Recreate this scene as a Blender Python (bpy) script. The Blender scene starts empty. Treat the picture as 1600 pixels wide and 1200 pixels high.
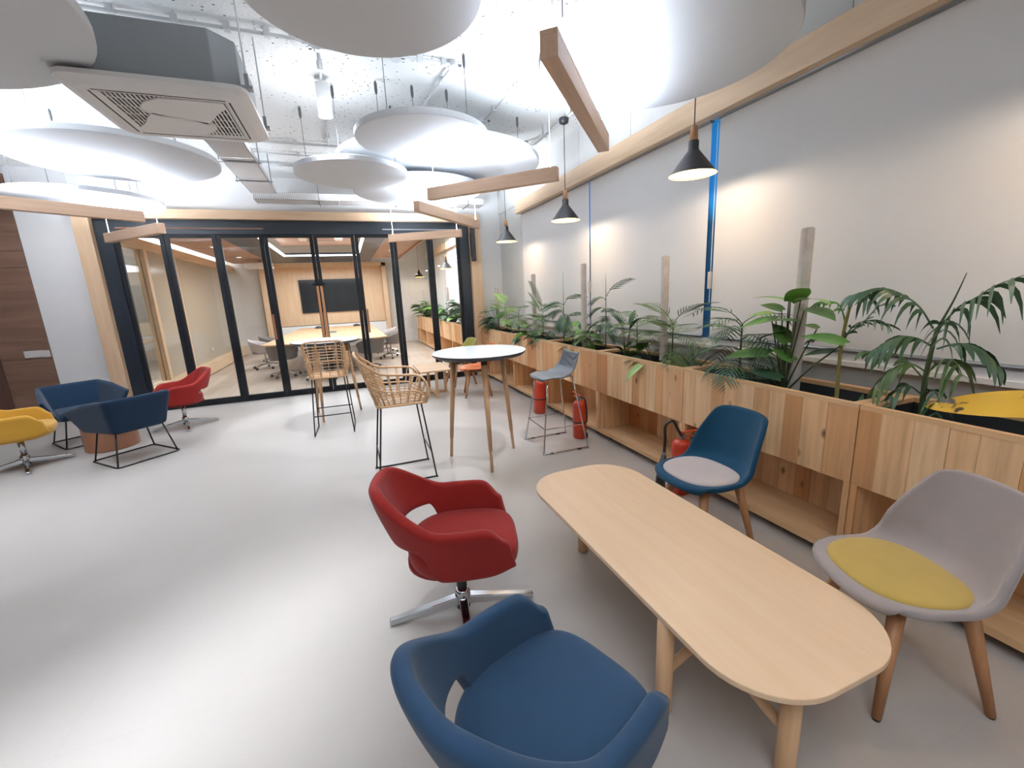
import bpy, bmesh, math, random
import numpy as np
from mathutils import Vector, Matrix
C = bpy.context.collection
S = bpy.context.scene
R = math.radians
random.seed(7)

# ---------------------------------------------------------------- camera, light, exposure
CAM_F, YAW, PITCH, ROLL, EYE = 667.356, .35618, -.2119644, .0470659, 1.6
cd = bpy.data.cameras.new('camera'); cam = bpy.data.objects.new('camera', cd); C.objects.link(cam)
cd.sensor_fit = 'HORIZONTAL'; cd.sensor_width = 36; cd.lens = CAM_F / 1600 * 36; cd.clip_start = .02; cd.clip_end = 100
_f = Vector((math.sin(YAW)*math.cos(PITCH), math.cos(YAW)*math.cos(PITCH), math.sin(PITCH)))
_r = Vector((math.cos(YAW), -math.sin(YAW), 0)); _d = _f.cross(_r)
_R = _r*math.cos(ROLL) + _d*math.sin(ROLL); _D = -_r*math.sin(ROLL) + _d*math.cos(ROLL)
cam.matrix_world = Matrix(((_R.x, -_D.x, -_f.x, 0), (_R.y, -_D.y, -_f.y, 0), (_R.z, -_D.z, -_f.z, EYE), (0, 0, 0, 1)))
S.camera = cam
w = bpy.data.worlds.new('world'); S.world = w; w.use_nodes = True
w.node_tree.nodes['Background'].inputs[0].default_value = (.75, .8, .9, 1)
w.node_tree.nodes['Background'].inputs[1].default_value = .15
S.view_settings.view_transform = 'Standard'; S.view_settings.look = 'None'
S.view_settings.gamma = 1; S.view_settings.use_curve_mapping = False
S.view_settings.exposure = 0.5
S.cycles.use_denoising = True
S.cycles.max_bounces = 8; S.cycles.diffuse_bounces = 4; S.cycles.glossy_bounces = 4; S.cycles.transparent_max_bounces = 16
S.cycles.sample_clamp_indirect = 6; S.cycles.caustics_reflective = False; S.cycles.caustics_refractive = False

def area(name, loc, size, power, col=(1, 1, 1), rot=(0, 0, 0), spread=180, sy=None):
    l = bpy.data.lights.new(name, 'AREA'); l.shape = 'RECTANGLE'; l.size = size; l.size_y = sy or size
    l.energy = power; l.color = col; l.spread = R(spread)
    o = bpy.data.objects.new(name, l); C.objects.link(o); o.location = loc; o.rotation_euler = rot
    return o
def spot(name, loc, tgt, power, ang, col=(.92, .98, 1.06)):
    l = bpy.data.lights.new(name, 'SPOT'); l.energy = power; l.color = col; l.spot_size = R(ang); l.spot_blend = .35; l.shadow_soft_size = .06
    o = bpy.data.objects.new(name, l); C.objects.link(o); o.location = loc
    o.rotation_euler = (Vector(tgt)-Vector(loc)).to_track_quat('-Z', 'Y').to_euler(); return o
LED_W = 37
LED_COL = (.85, .96, 1.12)        # watts per metre of the upward strips on the hanging beams
# lights of lounge and meeting room; the fills are added, without fittings
area('lounge_fill', (-.2, -1.0, 3.4), 2.6, 52, (.93, .98, 1.04), spread=150)  # added overall fill behind the camera, no such fitting known
area('lounge_fill', (-3.4, 1.0, 3.4), 1.6, 16, (.9, .97, 1.08), spread=140)  # unseen fill for the left side of the lounge
area('floor_band_light', (-1.05, 1.55, 3.3), 2.8, 9, (.92, .98, 1.06), (0, 0, R(45)), 34, .08)  # unseen line light that lays the slanting band on the floor
area('floor_band_light', (-3.1, 4.2, 3.42), 2.6, 12, (.9, .97, 1.08), (0, 0, R(45)), 70, .08)  # added to brighten the left floor, no fitting known
area('floor_band_light', (-1.2, 6.1, 3.42), 2.2, 14, (.9, .97, 1.08), (0, 0, R(-45)), 90, .08)  # unseen, brightens the floor patch before the partition
area('lounge_fill', (-3.5, 7.2, 3.42), .7, 10, (.9, .97, 1.08), spread=150)  # added to lift the white wall at the back left
area('lounge_fill', (.3, 7.2, 3.4), 1.0, 14, (.9, .97, 1.08), spread=130)  # fill before the partition, without a visible fitting
spot('down_spot', (-.3, 6.75, 3.45), (-.3, 6.5, 1), 150, 48)
spot('down_spot', (1.7, 2.7, 3.45), (1.12, 3.86, 1.07), 170, 40)  # added to brighten the nearer bar tabletop, no fitting known
spot('down_spot', (.03, 4.62, 3.235), (.03, 4.62, 0), 90, 80)
area('meeting_downlight', (-.4, 12.2, 2.62), 3.0, 185, (.92, .98, 1.05), sy=6)
area('side_room_fill', (-4.4, 10.5, 3.3), 1.2, 80, (.95, .98, 1.02))  # added to brighten the dark side room behind the glass
area('meeting_downlight', (2.2, 11.5, 3.3), 1.2, 90, (.94, .98, 1.03))

# ---------------------------------------------------------------- helpers
class MB:
    def __init__(s): s.v = []; s.f = []
    def add(s, v, f):
        n = len(s.v); s.v += [tuple(p) for p in v]; s.f += [tuple(i + n for i in q) for q in f]; return s
    def box(s, a, b, M=None):
        x0, y0, z0 = a; x1, y1, z1 = b
        v = [(x0,y0,z0),(x1,y0,z0),(x1,y1,z0),(x0,y1,z0),(x0,y0,z1),(x1,y0,z1),(x1,y1,z1),(x0,y1,z1)]
        if M is not None: v = [M @ Vector(p) for p in v]
        return s.add(v, [(0,3,2,1),(4,5,6,7),(0,1,5,4),(1,2,6,5),(2,3,7,6),(3,0,4,7)])
    def lathe(s, prof, n=24, c=(0, 0, 0), caps=True):
        v = []; f = []; m = len(prof)
        for r, z in prof:
            for i in range(n):
                a = 2*math.pi*i/n; v.append((c[0]+r*math.cos(a), c[1]+r*math.sin(a), c[2]+z))
        for k in range(m-1):
            for i in range(n):
                j = (i+1) % n; f.append((k*n+i, k*n+j, (k+1)*n+j, (k+1)*n+i))
        if caps:
            f.append(tuple(range(n-1, -1, -1))); f.append(tuple(range((m-1)*n, m*n)))
        return s.add(v, f)
    def tube(s, pts, r, n=8, closed=False, r2=None):
        P = [Vector(p) for p in pts]; m = len(P); v = []; f = []
        up = Vector((0, 0, 1)); prev = None
        for i, p in enumerate(P):
            if closed: t = (P[(i+1) % m] - P[i-1])
            else: t = P[min(i+1, m-1)] - P[max(i-1, 0)]
            t.normalize()
            if prev is None:
                a = t.cross(up)
                if a.length < .05: a = t.cross(Vector((1, 0, 0)))
            else: a = prev - t*prev.dot(t)
            a.normalize(); prev = a; b = t.cross(a)
            rr = r if r2 is None else r + (r2-r)*i/(m-1)
            for k in range(n):
                q = 2*math.pi*k/n; v.append(p + (a*math.cos(q) + b*math.sin(q))*rr)
        for i in range(m if closed else m-1):
            j = (i+1) % m
            for k in range(n):
                l = (k+1) % n; f.append((i*n+k, i*n+l, j*n+l, j*n+k))
        if not closed:
            f.append(tuple(range(n-1, -1, -1))); f.append(tuple(range((m-1)*n, m*n)))
        return s.add(v, f)
    def prism(s, pts, z0, z1):
        n = len(pts)
        v = [(x, y, z0) for x, y in pts] + [(x, y, z1) for x, y in pts]
        f = [tuple(range(n-1, -1, -1)), tuple(range(n, 2*n))] + [(i, (i+1) % n, n+(i+1) % n, n+i) for i in range(n)]
        return s.add(v, f)
    def grid(s, fn, nu, nv):
        v = [fn(i/(nu-1), j/(nv-1)) for i in range(nu) for j in range(nv)]
        f = [(i*nv+j, (i+1)*nv+j, (i+1)*nv+j+1, i*nv+j+1) for i in range(nu-1) for j in range(nv-1)]
        return s.add(v, f)
    def rings(s, rings, cap=True):
        n = len(rings[0]); v = [p for r in rings for p in r]; f = []
        for k in range(len(rings)-1):
            for i in range(n):
                j = (i+1) % n; f.append((k*n+i, k*n+j, (k+1)*n+j, (k+1)*n+i))
        if cap:
            f.append(tuple(range(n-1, -1, -1))); f.append(tuple(range((len(rings)-1)*n, len(rings)*n)))
        return s.add(v, f)
    def mesh(s, name, m, smooth=False):
        me = bpy.data.meshes.new(name); me.from_pydata(s.v, [], s.f); me.materials.append(m)
        if smooth: me.polygons.foreach_set('use_smooth', [True]*len(me.polygons))
        me.update(); return me

def obj(name, mb, m, parent=None, smooth=False, solid=0, sub=0, bevel=0, loc=None, off=0, label=None):
    me = mb.mesh(name, m, smooth) if isinstance(mb, MB) else mb
    o = bpy.data.objects.new(name, me); C.objects.link(o)
    if parent: o.parent = parent
    if loc is not None: o.location = loc
    if solid: q = o.modifiers.new('solid', 'SOLIDIFY'); q.thickness = solid; q.offset = off
    if bevel: q = o.modifiers.new('bevel', 'BEVEL'); q.width = bevel; q.segments = 2; q.limit_method = 'ANGLE'
    if sub: q = o.modifiers.new('sub', 'SUBSURF'); q.levels = q.render_levels = sub
    if label: o['label'] = label
    return o
def tag(o, label, cat, group=None):
    o['label'] = label; o['category'] = cat
    if group: o['group'] = group
    return o
def thing(name, label, cat, loc=(0, 0, 0), rz=0, group=None):
    o = bpy.data.objects.new(name, None); C.objects.link(o); o.empty_display_size = .1
    o.location = loc; o.rotation_euler = (0, 0, rz); return tag(o, label, cat, group)
def struct(name, mb, m, parent=None, **k):
    o = obj(name, mb, m, parent, **k)
    if not parent: o['kind'] = 'structure'
    return o
def box(a, b): return MB().box(a, b)
def copy_tree(o, parent=None):
    c = o.copy(); C.objects.link(c)
    if parent: c.parent = parent
    for ch in list(o.children): copy_tree(ch, c)
    return c
def cr(pts, n=6, closed=False):            # smooth curve through points
    P = [Vector(p) for p in pts]; m = len(P); out = []
    for i in range(m if closed else m-1):
        p1, p2 = P[i], P[(i+1) % m]
        p0 = P[i-1] if (closed or i > 0) else p1; p3 = P[(i+2) % m] if (closed or i+2 < m) else p2
        for k in range(n):
            t = k/n
            out.append(.5*((2*p1) + (p2-p0)*t + (2*p0-5*p1+4*p2-p3)*t*t + (3*p1-p0-3*p2+p3)*t**3))
    if not closed: out.append(P[-1])
    return out
def rrect(x0, x1, y0, y1, r, n=6):
    out = []
    for cx, cy, a0 in ((x1-r, y1-r, 0), (x0+r, y1-r, 90), (x0+r, y0+r, 180), (x1-r, y0+r, 270)):
        for k in range(n+1):
            a = R(a0 + 90*k/n); out.append((cx+r*math.cos(a), cy+r*math.sin(a)))
    return out
def interp(x, xs, ys): return float(np.interp(x, xs, ys))
def sstep(x):
    x = min(1, max(0, x)); return x*x*(3-2*x)

# ---------------------------------------------------------------- materials
class NT:
    def __init__(s, name):
        s.m = bpy.data.materials.new(name); s.m.use_nodes = True; s.t = s.m.node_tree
        s.b = s.t.nodes['Principled BSDF']; s.out = s.t.nodes['Material Output']
    def n(s, ty, **k):
        q = s.t.nodes.new(ty)
        for a, v in k.items():
            if a[0] == 'i' and a[1:].isdigit(): q.inputs[int(a[1:])].default_value = v
            else: setattr(q, a, v)
        return q
    def l(s, a, b): s.t.links.new(a, b)
    def noise(s, scale, detail=3, vec=None, rough=.5):
        q = s.n('ShaderNodeTexNoise'); q.inputs['Scale'].default_value = scale; q.inputs['Detail'].default_value = detail; q.inputs['Roughness'].default_value = rough
        if vec: s.l(vec, q.inputs['Vector'])
        return q.outputs['Fac']
    def ramp(s, fac, stops):
        q = s.n('ShaderNodeValToRGB'); e = q.color_ramp.elements
        while len(e) < len(stops): e.new(.5)
        for i, (p, c) in enumerate(stops): e[i].position = p; e[i].color = (*c, 1) if len(c) == 3 else c
        s.l(fac, q.inputs[0]); return q.outputs[0]
    def mix(s, fac, a, b, mode='MIX'):
        q = s.n('ShaderNodeMix', data_type='RGBA', blend_type=mode)
        for i, x in ((0, fac), (6, a), (7, b)):
            if hasattr(x, 'is_linked'): s.l(x, q.inputs[i])
            else: q.inputs[i].default_value = x if i == 0 else (*x, 1)
        return q.outputs[2]
    def math(s, op, a, b=0):
        q = s.n('ShaderNodeMath', operation=op)
        for i, x in ((0, a), (1, b)):
            if hasattr(x, 'is_linked'): s.l(x, q.inputs[i])
            else: q.inputs[i].default_value = x
        return q.outputs[0]
    def coord(s, scale=(1, 1, 1), rot=(0, 0, 0), rnd=False, which='Object'):
        c = s.n('ShaderNodeTexCoord').outputs[which]
        if rnd:
            oi = s.n('ShaderNodeObjectInfo').outputs['Random']
            a = s.n('ShaderNodeVectorMath', operation='ADD'); s.l(c, a.inputs[0]); s.l(s.math('MULTIPLY', oi, 37.0), a.inputs[1]); c = a.outputs[0]
        mp = s.n('ShaderNodeMapping'); s.l(c, mp.inputs[0]); mp.inputs['Scale'].default_value = scale; mp.inputs['Rotation'].default_value = rot
        return mp.outputs[0]
    def bump(s, h, strength=.3, dist=.01):
        q = s.n('ShaderNodeBump'); q.inputs['Strength'].default_value = strength; q.inputs['Distance'].default_value = dist
        s.l(h, q.inputs['Height']); s.l(q.outputs[0], s.b.inputs['Normal'])
    def fin(s, col=None, rough=.5, metal=0, spec=None, sheen=0):
        if col is not None:
            if hasattr(col, 'is_linked'): s.l(col, s.b.inputs['Base Color'])
            else: s.b.inputs['Base Color'].default_value = (*col, 1)
        if hasattr(rough, 'is_linked'): s.l(rough, s.b.inputs['Roughness'])
        else: s.b.inputs['Roughness'].default_value = rough
        s.b.inputs['Metallic'].default_value = metal
        if spec is not None: s.b.inputs['Specular IOR Level'].default_value = spec
        if sheen: s.b.inputs['Sheen Weight'].default_value = sheen; s.b.inputs['Sheen Roughness'].default_value = .5
        return s.m
def hx(h):
    c = [int(h[i:i+2], 16)/255 for i in (0, 2, 4)]
    return tuple(x/12.92 if x <= .04045 else ((x+.055)/1.055)**2.4 for x in c)
def sc(c, k): return tuple(min(1, x*k) for x in c)
def paint(name, h, rough=.55, bump=0, metal=0, var=.06, scale=6):
    t = NT(name); c = hx(h); v = t.coord()
    f = t.noise(scale, 3, v)
    col = t.mix(f, sc(c, 1-var), sc(c, 1+var))
    if bump: t.bump(t.noise(scale*20, 3, v), bump, .004)
    return t.fin(col, rough, metal)
def fabric(name, h, sheen=.3):
    t = NT(name); c = hx(h); v = t.coord()
    f = t.noise(9, 4, v); g = t.noise(420, 2, v)
    col = t.mix(t.math('MULTIPLY', g, .5), t.mix(f, sc(c, .8), sc(c, 1.05)), sc(c, 1.35))
    t.bump(g, .25, .003)
    return t.fin(col, .92, 0, .25, sheen)
def wood(name, h1, h2, axis=0, rough=.45, rnd=True, fine=1.0):
    t = NT(name); s = [26*fine, 26*fine, 26*fine]; s[axis] = 1.6*fine
    v = t.coord(tuple(s), rnd=rnd); f = t.noise(1.0, 5, v, .6)
    s2 = [90, 90, 90]; s2[axis] = 3
    g = t.noise(1.0, 3, t.coord(tuple(s2), rnd=rnd))
    col = t.ramp(f, [(.3, hx(h1)), (.7, hx(h2))])
    col = t.mix(t.math('MULTIPLY', g, .22), col, sc(hx(h1), .72))
    t.bump(g, .08, .002)
    return t.fin(col, rough)
def pine(name):
    t = NT(name)
    oi = t.n('ShaderNodeObjectInfo').outputs['Random']
    v = t.coord((22, 22, 1.3), rnd=True); f = t.noise(1, 5, v, .6)
    base = t.ramp(oi, [(0, hx('D09864')), (.2, hx('EEC18F')), (.5, hx('F4CFA2')), (.7, hx('EAB985')), (.84, hx('CC8850')), (1, hx('F0C898'))])
    col = t.mix(t.math('MULTIPLY', t.ramp(f, [(.4, (0, 0, 0)), (.72, (1, 1, 1))]), .45), base, hx('9C6A42'))
    k = t.n('ShaderNodeTexVoronoi'); k.inputs['Scale'].default_value = 1.0
    t.l(t.coord((9, 9, 5), rnd=True), k.inputs['Vector'])
    kn = t.ramp(k.outputs['Distance'], [(.06, (1, 1, 1)), (.2, (0, 0, 0))])
    sel = t.ramp(k.outputs['Color'], [(.47, (0, 0, 0)), (.5, (1, 1, 1))])
    col = t.mix(t.mix(1.0, kn, sel, 'MULTIPLY'), col, hx('522C13'))
    t.bump(f, .1, .002)
    return t.fin(col, .5)
M = {}
def mk():
    # floor: large light vinyl tiles with hair-thin joints
    t = NT('floor_vinyl'); v = t.coord()
    f = t.noise(1.2, 5, v, .6); g = t.noise(55, 4, t.coord((1, 2.6, 1)), .7)
    col = t.mix(f, hx('AAA39D'), hx('BBB5AF')); col = t.mix(t.math('MULTIPLY', g, .35), col, hx('9E9892'))
    b = t.n('ShaderNodeTexBrick'); t.l(t.coord((1, 1, 1), (0, 0, R(0))), b.inputs['Vector'])
    b.inputs['Scale'].default_value = 1; b.inputs['Mortar Size'].default_value = .0016; b.inputs['Brick Width'].default_value = 1.2; b.inputs['Row Height'].default_value = .6; b.offset = 0
    col = t.mix(t.math('MULTIPLY', b.outputs['Fac'], .16), col, hx('8E8A85'))
    t.bump(g, .05, .002); M['floor'] = t.fin(col, t.math('ADD', t.math('MULTIPLY', f, .15), .33), 0, .45)
    t = NT('floor_planks'); b = t.n('ShaderNodeTexBrick'); t.l(t.coord((1, 1, 1), (0, 0, R(90))), b.inputs['Vector'])
    b.inputs['Scale'].default_value = 1; b.inputs['Mortar Size'].default_value = .003; b.inputs['Brick Width'].default_value = 1.3; b.inputs['Row Height'].default_value = .18
    b.inputs['Color1'].default_value = (*hx('BBAA9A'), 1); b.inputs['Color2'].default_value = (*hx('CFC0B2'), 1); b.inputs['Mortar'].default_value = (*hx('978676'), 1)
    g = t.noise(1, 4, t.coord((30, 2, 1)))
    M['floor2'] = t.fin(t.mix(t.math('MULTIPLY', g, .3), b.outputs['Color'], hx('A49382')), .4)
    # rough painted concrete: pits and scattered specks
    t = NT('rough_concrete'); v = t.coord()
    f = t.noise(1.6, 4, v); g = t.noise(22, 5, v, .65)
    col = t.mix(f, hx('E2E2DE'), hx('F0F0EF'))
    k = t.n('ShaderNodeTexVoronoi'); k.inputs['Scale'].default_value = 17; t.l(t.coord((1, 1.5, 1)), k.inputs['Vector'])
    dots = t.ramp(k.outputs['Distance'], [(.12, (1, 1, 1)), (.2, (0, 0, 0))])
    patch = t.ramp(t.noise(2.3, 3, v), [(.42, (0, 0, 0)), (.54, (1, 1, 1))])
    sp = t.mix(1.0, dots, patch, 'MULTIPLY'); sel = t.ramp(k.outputs['Color'], [(.28, (0, 0, 0)), (.36, (1, 1, 1))])
    sp = t.mix(1.0, sp, sel, 'MULTIPLY')
    col = t.mix(sp, col, hx('45423A'))
    t.bump(g, .5, .02); M['ceiling'] = t.fin(col, .85)
    M['white'] = paint('white_paint', 'EBEAE9', .7, .05, var=.02)
    M['grey_wall'] = paint('grey_wall', 'CFCBC6', .75, .08, var=.04, scale=3)
    M['concrete'] = paint('board_concrete', 'D0CFCC', .8, .25, var=.1, scale=2.5)
    M['blind'] = paint('blind_cloth', 'EAE9E9', .85, .1, var=.015)
    M['disc'] = paint('disc_white', 'D3D5D8', .6, .03, var=.02)
    M['discrim'] = paint('disc_rim', 'E2E4E6', .6, var=.02)
    M['beech'] = wood('beech_panel', 'D2AE8A', 'E2C4A2', 2, .4)
    M['beechx'] = wood('beech_x', 'D2AE8A', 'E2C4A2', 0, .4)
    M['beechy'] = wood('beech_y', 'D6B592', 'E3C7A6', 1, .4)
    M['beam'] = wood('hanging_beam', 'BF9C80', 'CFAE92', 0, .45)
    M['tabletop'] = wood('table_top', 'DDBC99', 'E4C6A5', 1, .4, fine=.6)
    M['legwood'] = wood('leg_wood', 'C79D74', 'D9B390', 2, .4)
    M['chairleg'] = wood('chair_leg', 'A8744C', 'C08C62', 2, .45)
    M['walnut'] = wood('brown_panel', '64483A', '80614F', 0, .5, rnd=False, fine=.5)
    M['darkwalnut'] = wood('dark_brown_panel', '3E2A22', '54392F', 2, .5)
    M['copperwood'] = wood('ceiling_board', 'A57B60', 'BC9276', 0, .45)
    M['pine'] = pine('pine_board'); M['pinerim'] = wood('pine_rim', 'D4A878', 'E6C094', 1, .5)
    M['black'] = paint('black_frame', '121417', .5, var=.03)
    M['black'].node_tree.nodes['Principled BSDF'].inputs['Specular IOR Level'].default_value = .25
    M['blackm'] = paint('black_metal', '141414', .4, metal=.3)
    M['blackp'] = paint('black_plastic', '1C1C1E', .45)
    M['navytrim'] = paint('dark_header', '141C25', .4)
    M['chrome'] = paint('chrome', 'C9CCD0', .12, metal=1, var=.02)
    M['steel'] = paint('steel', '9A9C9E', .35, metal=.9)
    M['galv'] = paint('white_conduit', 'D5D6D6', .5)
    M['cable'] = paint('cable_grey', '56585A', .5)
    M['whitecable'] = paint('white_cable', 'EDEDED', .5)
    M['red'] = fabric('red_fabric', '861F1A', .1); M['blue'] = fabric('blue_fabric', '26405A', .1); M['yellow'] = fabric('yellow_fabric', 'BE8E30')
    M['navy'] = fabric('navy_fabric', '11263B', .12); M['teal'] = fabric('teal_velvet', '0A3851', .1); M['greyv'] = fabric('grey_velvet', '948A88', .4)
    M['olive'] = fabric('olive_fabric', 'B0954F', .2); M['greyc'] = fabric('grey_cushion', 'B5ABAA', .4)
    M['orange'] = paint('orange_plastic', 'C4652F', .4); M['olivep'] = paint('olive_shell', '8F8B3A', .5)
    M['greyp'] = paint('grey_plastic', '60666C', .45); M['officegrey'] = fabric('office_grey', '7C7673', .1); M['officeblack'] = paint('office_black', '2A2C30', .35)
    M['laminate'] = paint('white_laminate', 'F6F8FA', .12, var=.01); M['laminate'].node_tree.nodes['Principled BSDF'].inputs['Specular IOR Level'].default_value = 1
    M['rattan'] = wood('rattan', 'C49A70', 'E2BE96', 0, .5, fine=3)
    M['copper'] = paint('copper_laminate', '95654A', .35); M['peach'] = paint('peach_top', 'D9A98A', .35)
    M['ext'] = paint('extinguisher_red', 'BF3A22', .3); M['extlabel'] = paint('extinguisher_label', 'C9A28E', .5)
    M['soil'] = paint('dark_soil', '2A2B2A', .9, .6, var=.3, scale=30); M['liner'] = paint('liner_black', '24282B', .6)
    M['moss'] = paint('coir_pole', 'CBC3BD', .9, .8, var=.22, scale=18)
    for nm, a, b in (('leaf', '2F5A25', '5F8F3A'), ('leafdark', '22402A', '48694A'), ('palm', '33472A', '66804A'), ('leaflight', '5C8A3A', '9AB566'), ('leafbright', '3F7A2C', '7FB050')):
        t = NT(nm); f = t.noise(14, 3, t.coord(rnd=True)); oi = t.n('ShaderNodeObjectInfo').outputs['Random']
        col = t.mix(f, hx(a), hx(b)); col = t.mix(t.math('MULTIPLY', oi, .35), col, hx(b))
        m = t.fin(col, .38, 0, .4); M[nm] = m
    t = NT('leafyellow'); f = t.noise(5, 3, t.coord()); g = t.noise(13, 2, t.coord())
    M['leafyellow'] = t.fin(t.mix(t.ramp(g, [(.68, (0, 0, 0)), (.72, (1, 1, 1))]), t.mix(f, hx('C89A20'), hx('DDB53C')), hx('3A2A14')), .5)
    M['leafbrown'] = paint('leaf_brown', 'A8703C', .6); M['stem'] = paint('plant_stem', '3C4A28', .6, var=.2); M['stempale'] = paint('pale_stem', '8A8148', .6, var=.2)
    M['conf'] = wood('conference_top', 'C79C72', 'D8B088', 1, .45)
    M['screen'] = paint('screen_black', '0C0F14', .12, var=.01)
    M['acgrey'] = paint('ac_body', '8F9396', .6, .05, var=.05); M['acwhite'] = paint('ac_white', 'E2E0DE', .4, var=.02); M['acdark'] = paint('ac_dark', '2B2A2C', .6)
    M['switch'] = paint('switch_white', 'D2CFCD', .3)
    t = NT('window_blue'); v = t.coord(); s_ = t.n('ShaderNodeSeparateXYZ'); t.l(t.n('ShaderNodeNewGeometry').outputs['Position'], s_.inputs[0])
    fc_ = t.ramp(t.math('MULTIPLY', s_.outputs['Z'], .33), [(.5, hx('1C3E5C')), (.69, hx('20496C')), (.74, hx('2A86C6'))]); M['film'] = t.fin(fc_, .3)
    t.l(fc_, t.b.inputs['Emission Color']); t.b.inputs['Emission Strength'].default_value = .42  # backlight put in as emission, brighter blue toward the top
    # thin clear glass: reflects by fresnel, passes light straight
    t = NT('clear_glass'); tr = t.n('ShaderNodeBsdfTransparent'); tr.inputs[0].default_value = (.97, .985, .98, 1); gl = t.n('ShaderNodeBsdfGlossy'); gl.inputs['Roughness'].default_value = .01
    ge = t.n('ShaderNodeNewGeometry'); dt = t.n('ShaderNodeVectorMath', operation='DOT_PRODUCT'); t.l(ge.outputs['Normal'], dt.inputs[0]); t.l(ge.outputs['Incoming'], dt.inputs[1])
    sch = t.math('ADD', t.math('MULTIPLY', t.math('POWER', t.math('SUBTRACT', 1.0, t.math('ABSOLUTE', dt.outputs['Value'])), 5.0), .9), .035); mx = t.n('ShaderNodeMixShader')
    t.l(sch, mx.inputs[0]); t.l(tr.outputs[0], mx.inputs[1]); t.l(gl.outputs[0], mx.inputs[2]); t.l(mx.outputs[0], t.out.inputs[0]); M['glass'] = t.m
    t = NT('beige_glass'); tr = t.n('ShaderNodeBsdfTransparent'); tr.inputs[0].default_value = (.85, .8, .72, 1); df = t.n('ShaderNodeBsdfPrincipled'); df.inputs['Base Color'].default_value = (*hx('BDB09E'), 1); df.inputs['Roughness'].default_value = .15
    mx = t.n('ShaderNodeMixShader'); mx.inputs[0].default_value = .85; t.l(tr.outputs[0], mx.inputs[1]); t.l(df.outputs[0], mx.inputs[2]); t.l(mx.outputs[0], t.out.inputs[0]); M['frost'] = t.m
    def emit(n, h, k):
        t = NT(n); e = t.n('ShaderNodeEmission'); e.inputs[0].default_value = (*hx(h), 1); e.inputs[1].default_value = k; t.l(e.outputs[0], t.out.inputs[0]); M[n] = t.m
    emit('led', 'FFFFFF', 6); emit('ledsoft', 'FFFFFF', 3); emit('bulb', 'FFD9A0', 14)
    t = NT('shade_inner'); M['shadein'] = t.fin(hx('E8C57A'), .5)
    t = NT('perforated'); b = t.n('ShaderNodeTexVoronoi'); b.inputs['Scale'].default_value = 1; b.inputs['Randomness'].default_value = 0
    t.l(t.coord((38, 20, 1)), b.inputs['Vector'])
    M['perf'] = t.fin(t.mix(t.ramp(b.outputs['Distance'], [(.2, (1, 1, 1)), (.26, (0, 0, 0))]), hx('D3CFCC'), hx('57524F')), .5)
mk()
# ---------------------------------------------------------------- the setting
CZ, WX, GY = 3.56, 2.95, 8.2
struct('floor', box((-4.8, -3.4, -.1), (3.15, 8.2, 0)), M['floor'])
struct('floor', box((-5.4, 8.2, -.1), (3.15, 16.2, 0)), M['floor2'])
struct('ceiling', box((-4.8, -3.4, CZ), (3.15, 8.3, CZ+.12)), M['ceiling'])
struct('ceiling', box((-5.4, 8.3, CZ), (3.15, 16.2, CZ+.12)), M['white'])
struct('wall_right', MB().box((WX, -3.4, 0), (3.1, 16.2, 1.06)).box((WX, -3.4, 2.9), (3.1, 16.2, CZ)).box((WX, 7.02, 1.06), (3.1, 8.3, 2.9))
       .box((WX, -3.4, 1.06), (3.1, .93, 2.9)).box((WX+.03, 8.3, 1.06), (3.1, 16.2, 2.9)), M['concrete'])
struct('wall_left', box((-4.8, -3.4, 0), (-4.66, 8.33, CZ)), M['darkwalnut'])
struct('wall_front', box((-4.8, -3.55, 0), (3.15, -3.4, CZ)), M['white'])
wb = struct('wall_back', MB().box((-4.09, 8.2, 0), (-3.44, 8.32, CZ)).box((2.5, 8.2, 0), (2.95, 8.32, CZ)).box((-3.44, 8.22, 3.0), (2.5, 8.32, CZ))
            .box((-4.66, 8.22, 3.3), (-4.09, 8.32, CZ)), M['white'])
wp = struct('wall_back', box((-4.66, 8.215, 0), (-4.09, 8.32, 3.3)), M['walnut'])
z = 0
for k in range(14):          # horizontal boards of the brown panelling
    h = .22 + .03*(k % 3)
    obj('board', box((-4.655, 8.2 - .002*(k % 2), z), (-4.095, 8.216, z+h-.004)), M['walnut'], wp); z += h
# vertical concrete panels above the pelmet (recessed seams between them)
for k in range(11):
    y0 = -3.3 + k*1.05
    obj('panel', box((WX-.018, y0, 3.06), (WX+.01, y0+1.045, CZ)), M['concrete'], bpy.data.objects['wall_right'])
# pelmet board along the windows, ends before the glass partition
struct('trim_1', box((WX-.13, -3.3, 2.87), (WX-.002, 7.05, 3.055)), M['beechy'], bevel=.003)
struct('trim_11', box((WX-.13, 8.5, 2.87), (WX-.002, 15.9, 3.055)), M['beechy'], bevel=.003)
for k, lb in enumerate(('pale roller blind nearest the glass inside the meeting room', 'middle pale roller blind inside the meeting room', 'farthest pale roller blind inside the meeting room')):
    b = thing('roller_blind', lb, 'blind', (WX-.03, 9.7+k*2.4, 1.13), 0, 'meeting room roller blinds')
    obj('cloth', box((-.002, -1.17, .02), (.002, 1.17, 1.74)), M['blind'], b); obj('weight_bar', MB().tube([(0, -1.17, .012), (0, 1.17, .012)], .013, 8), M['steel'], b)
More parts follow.
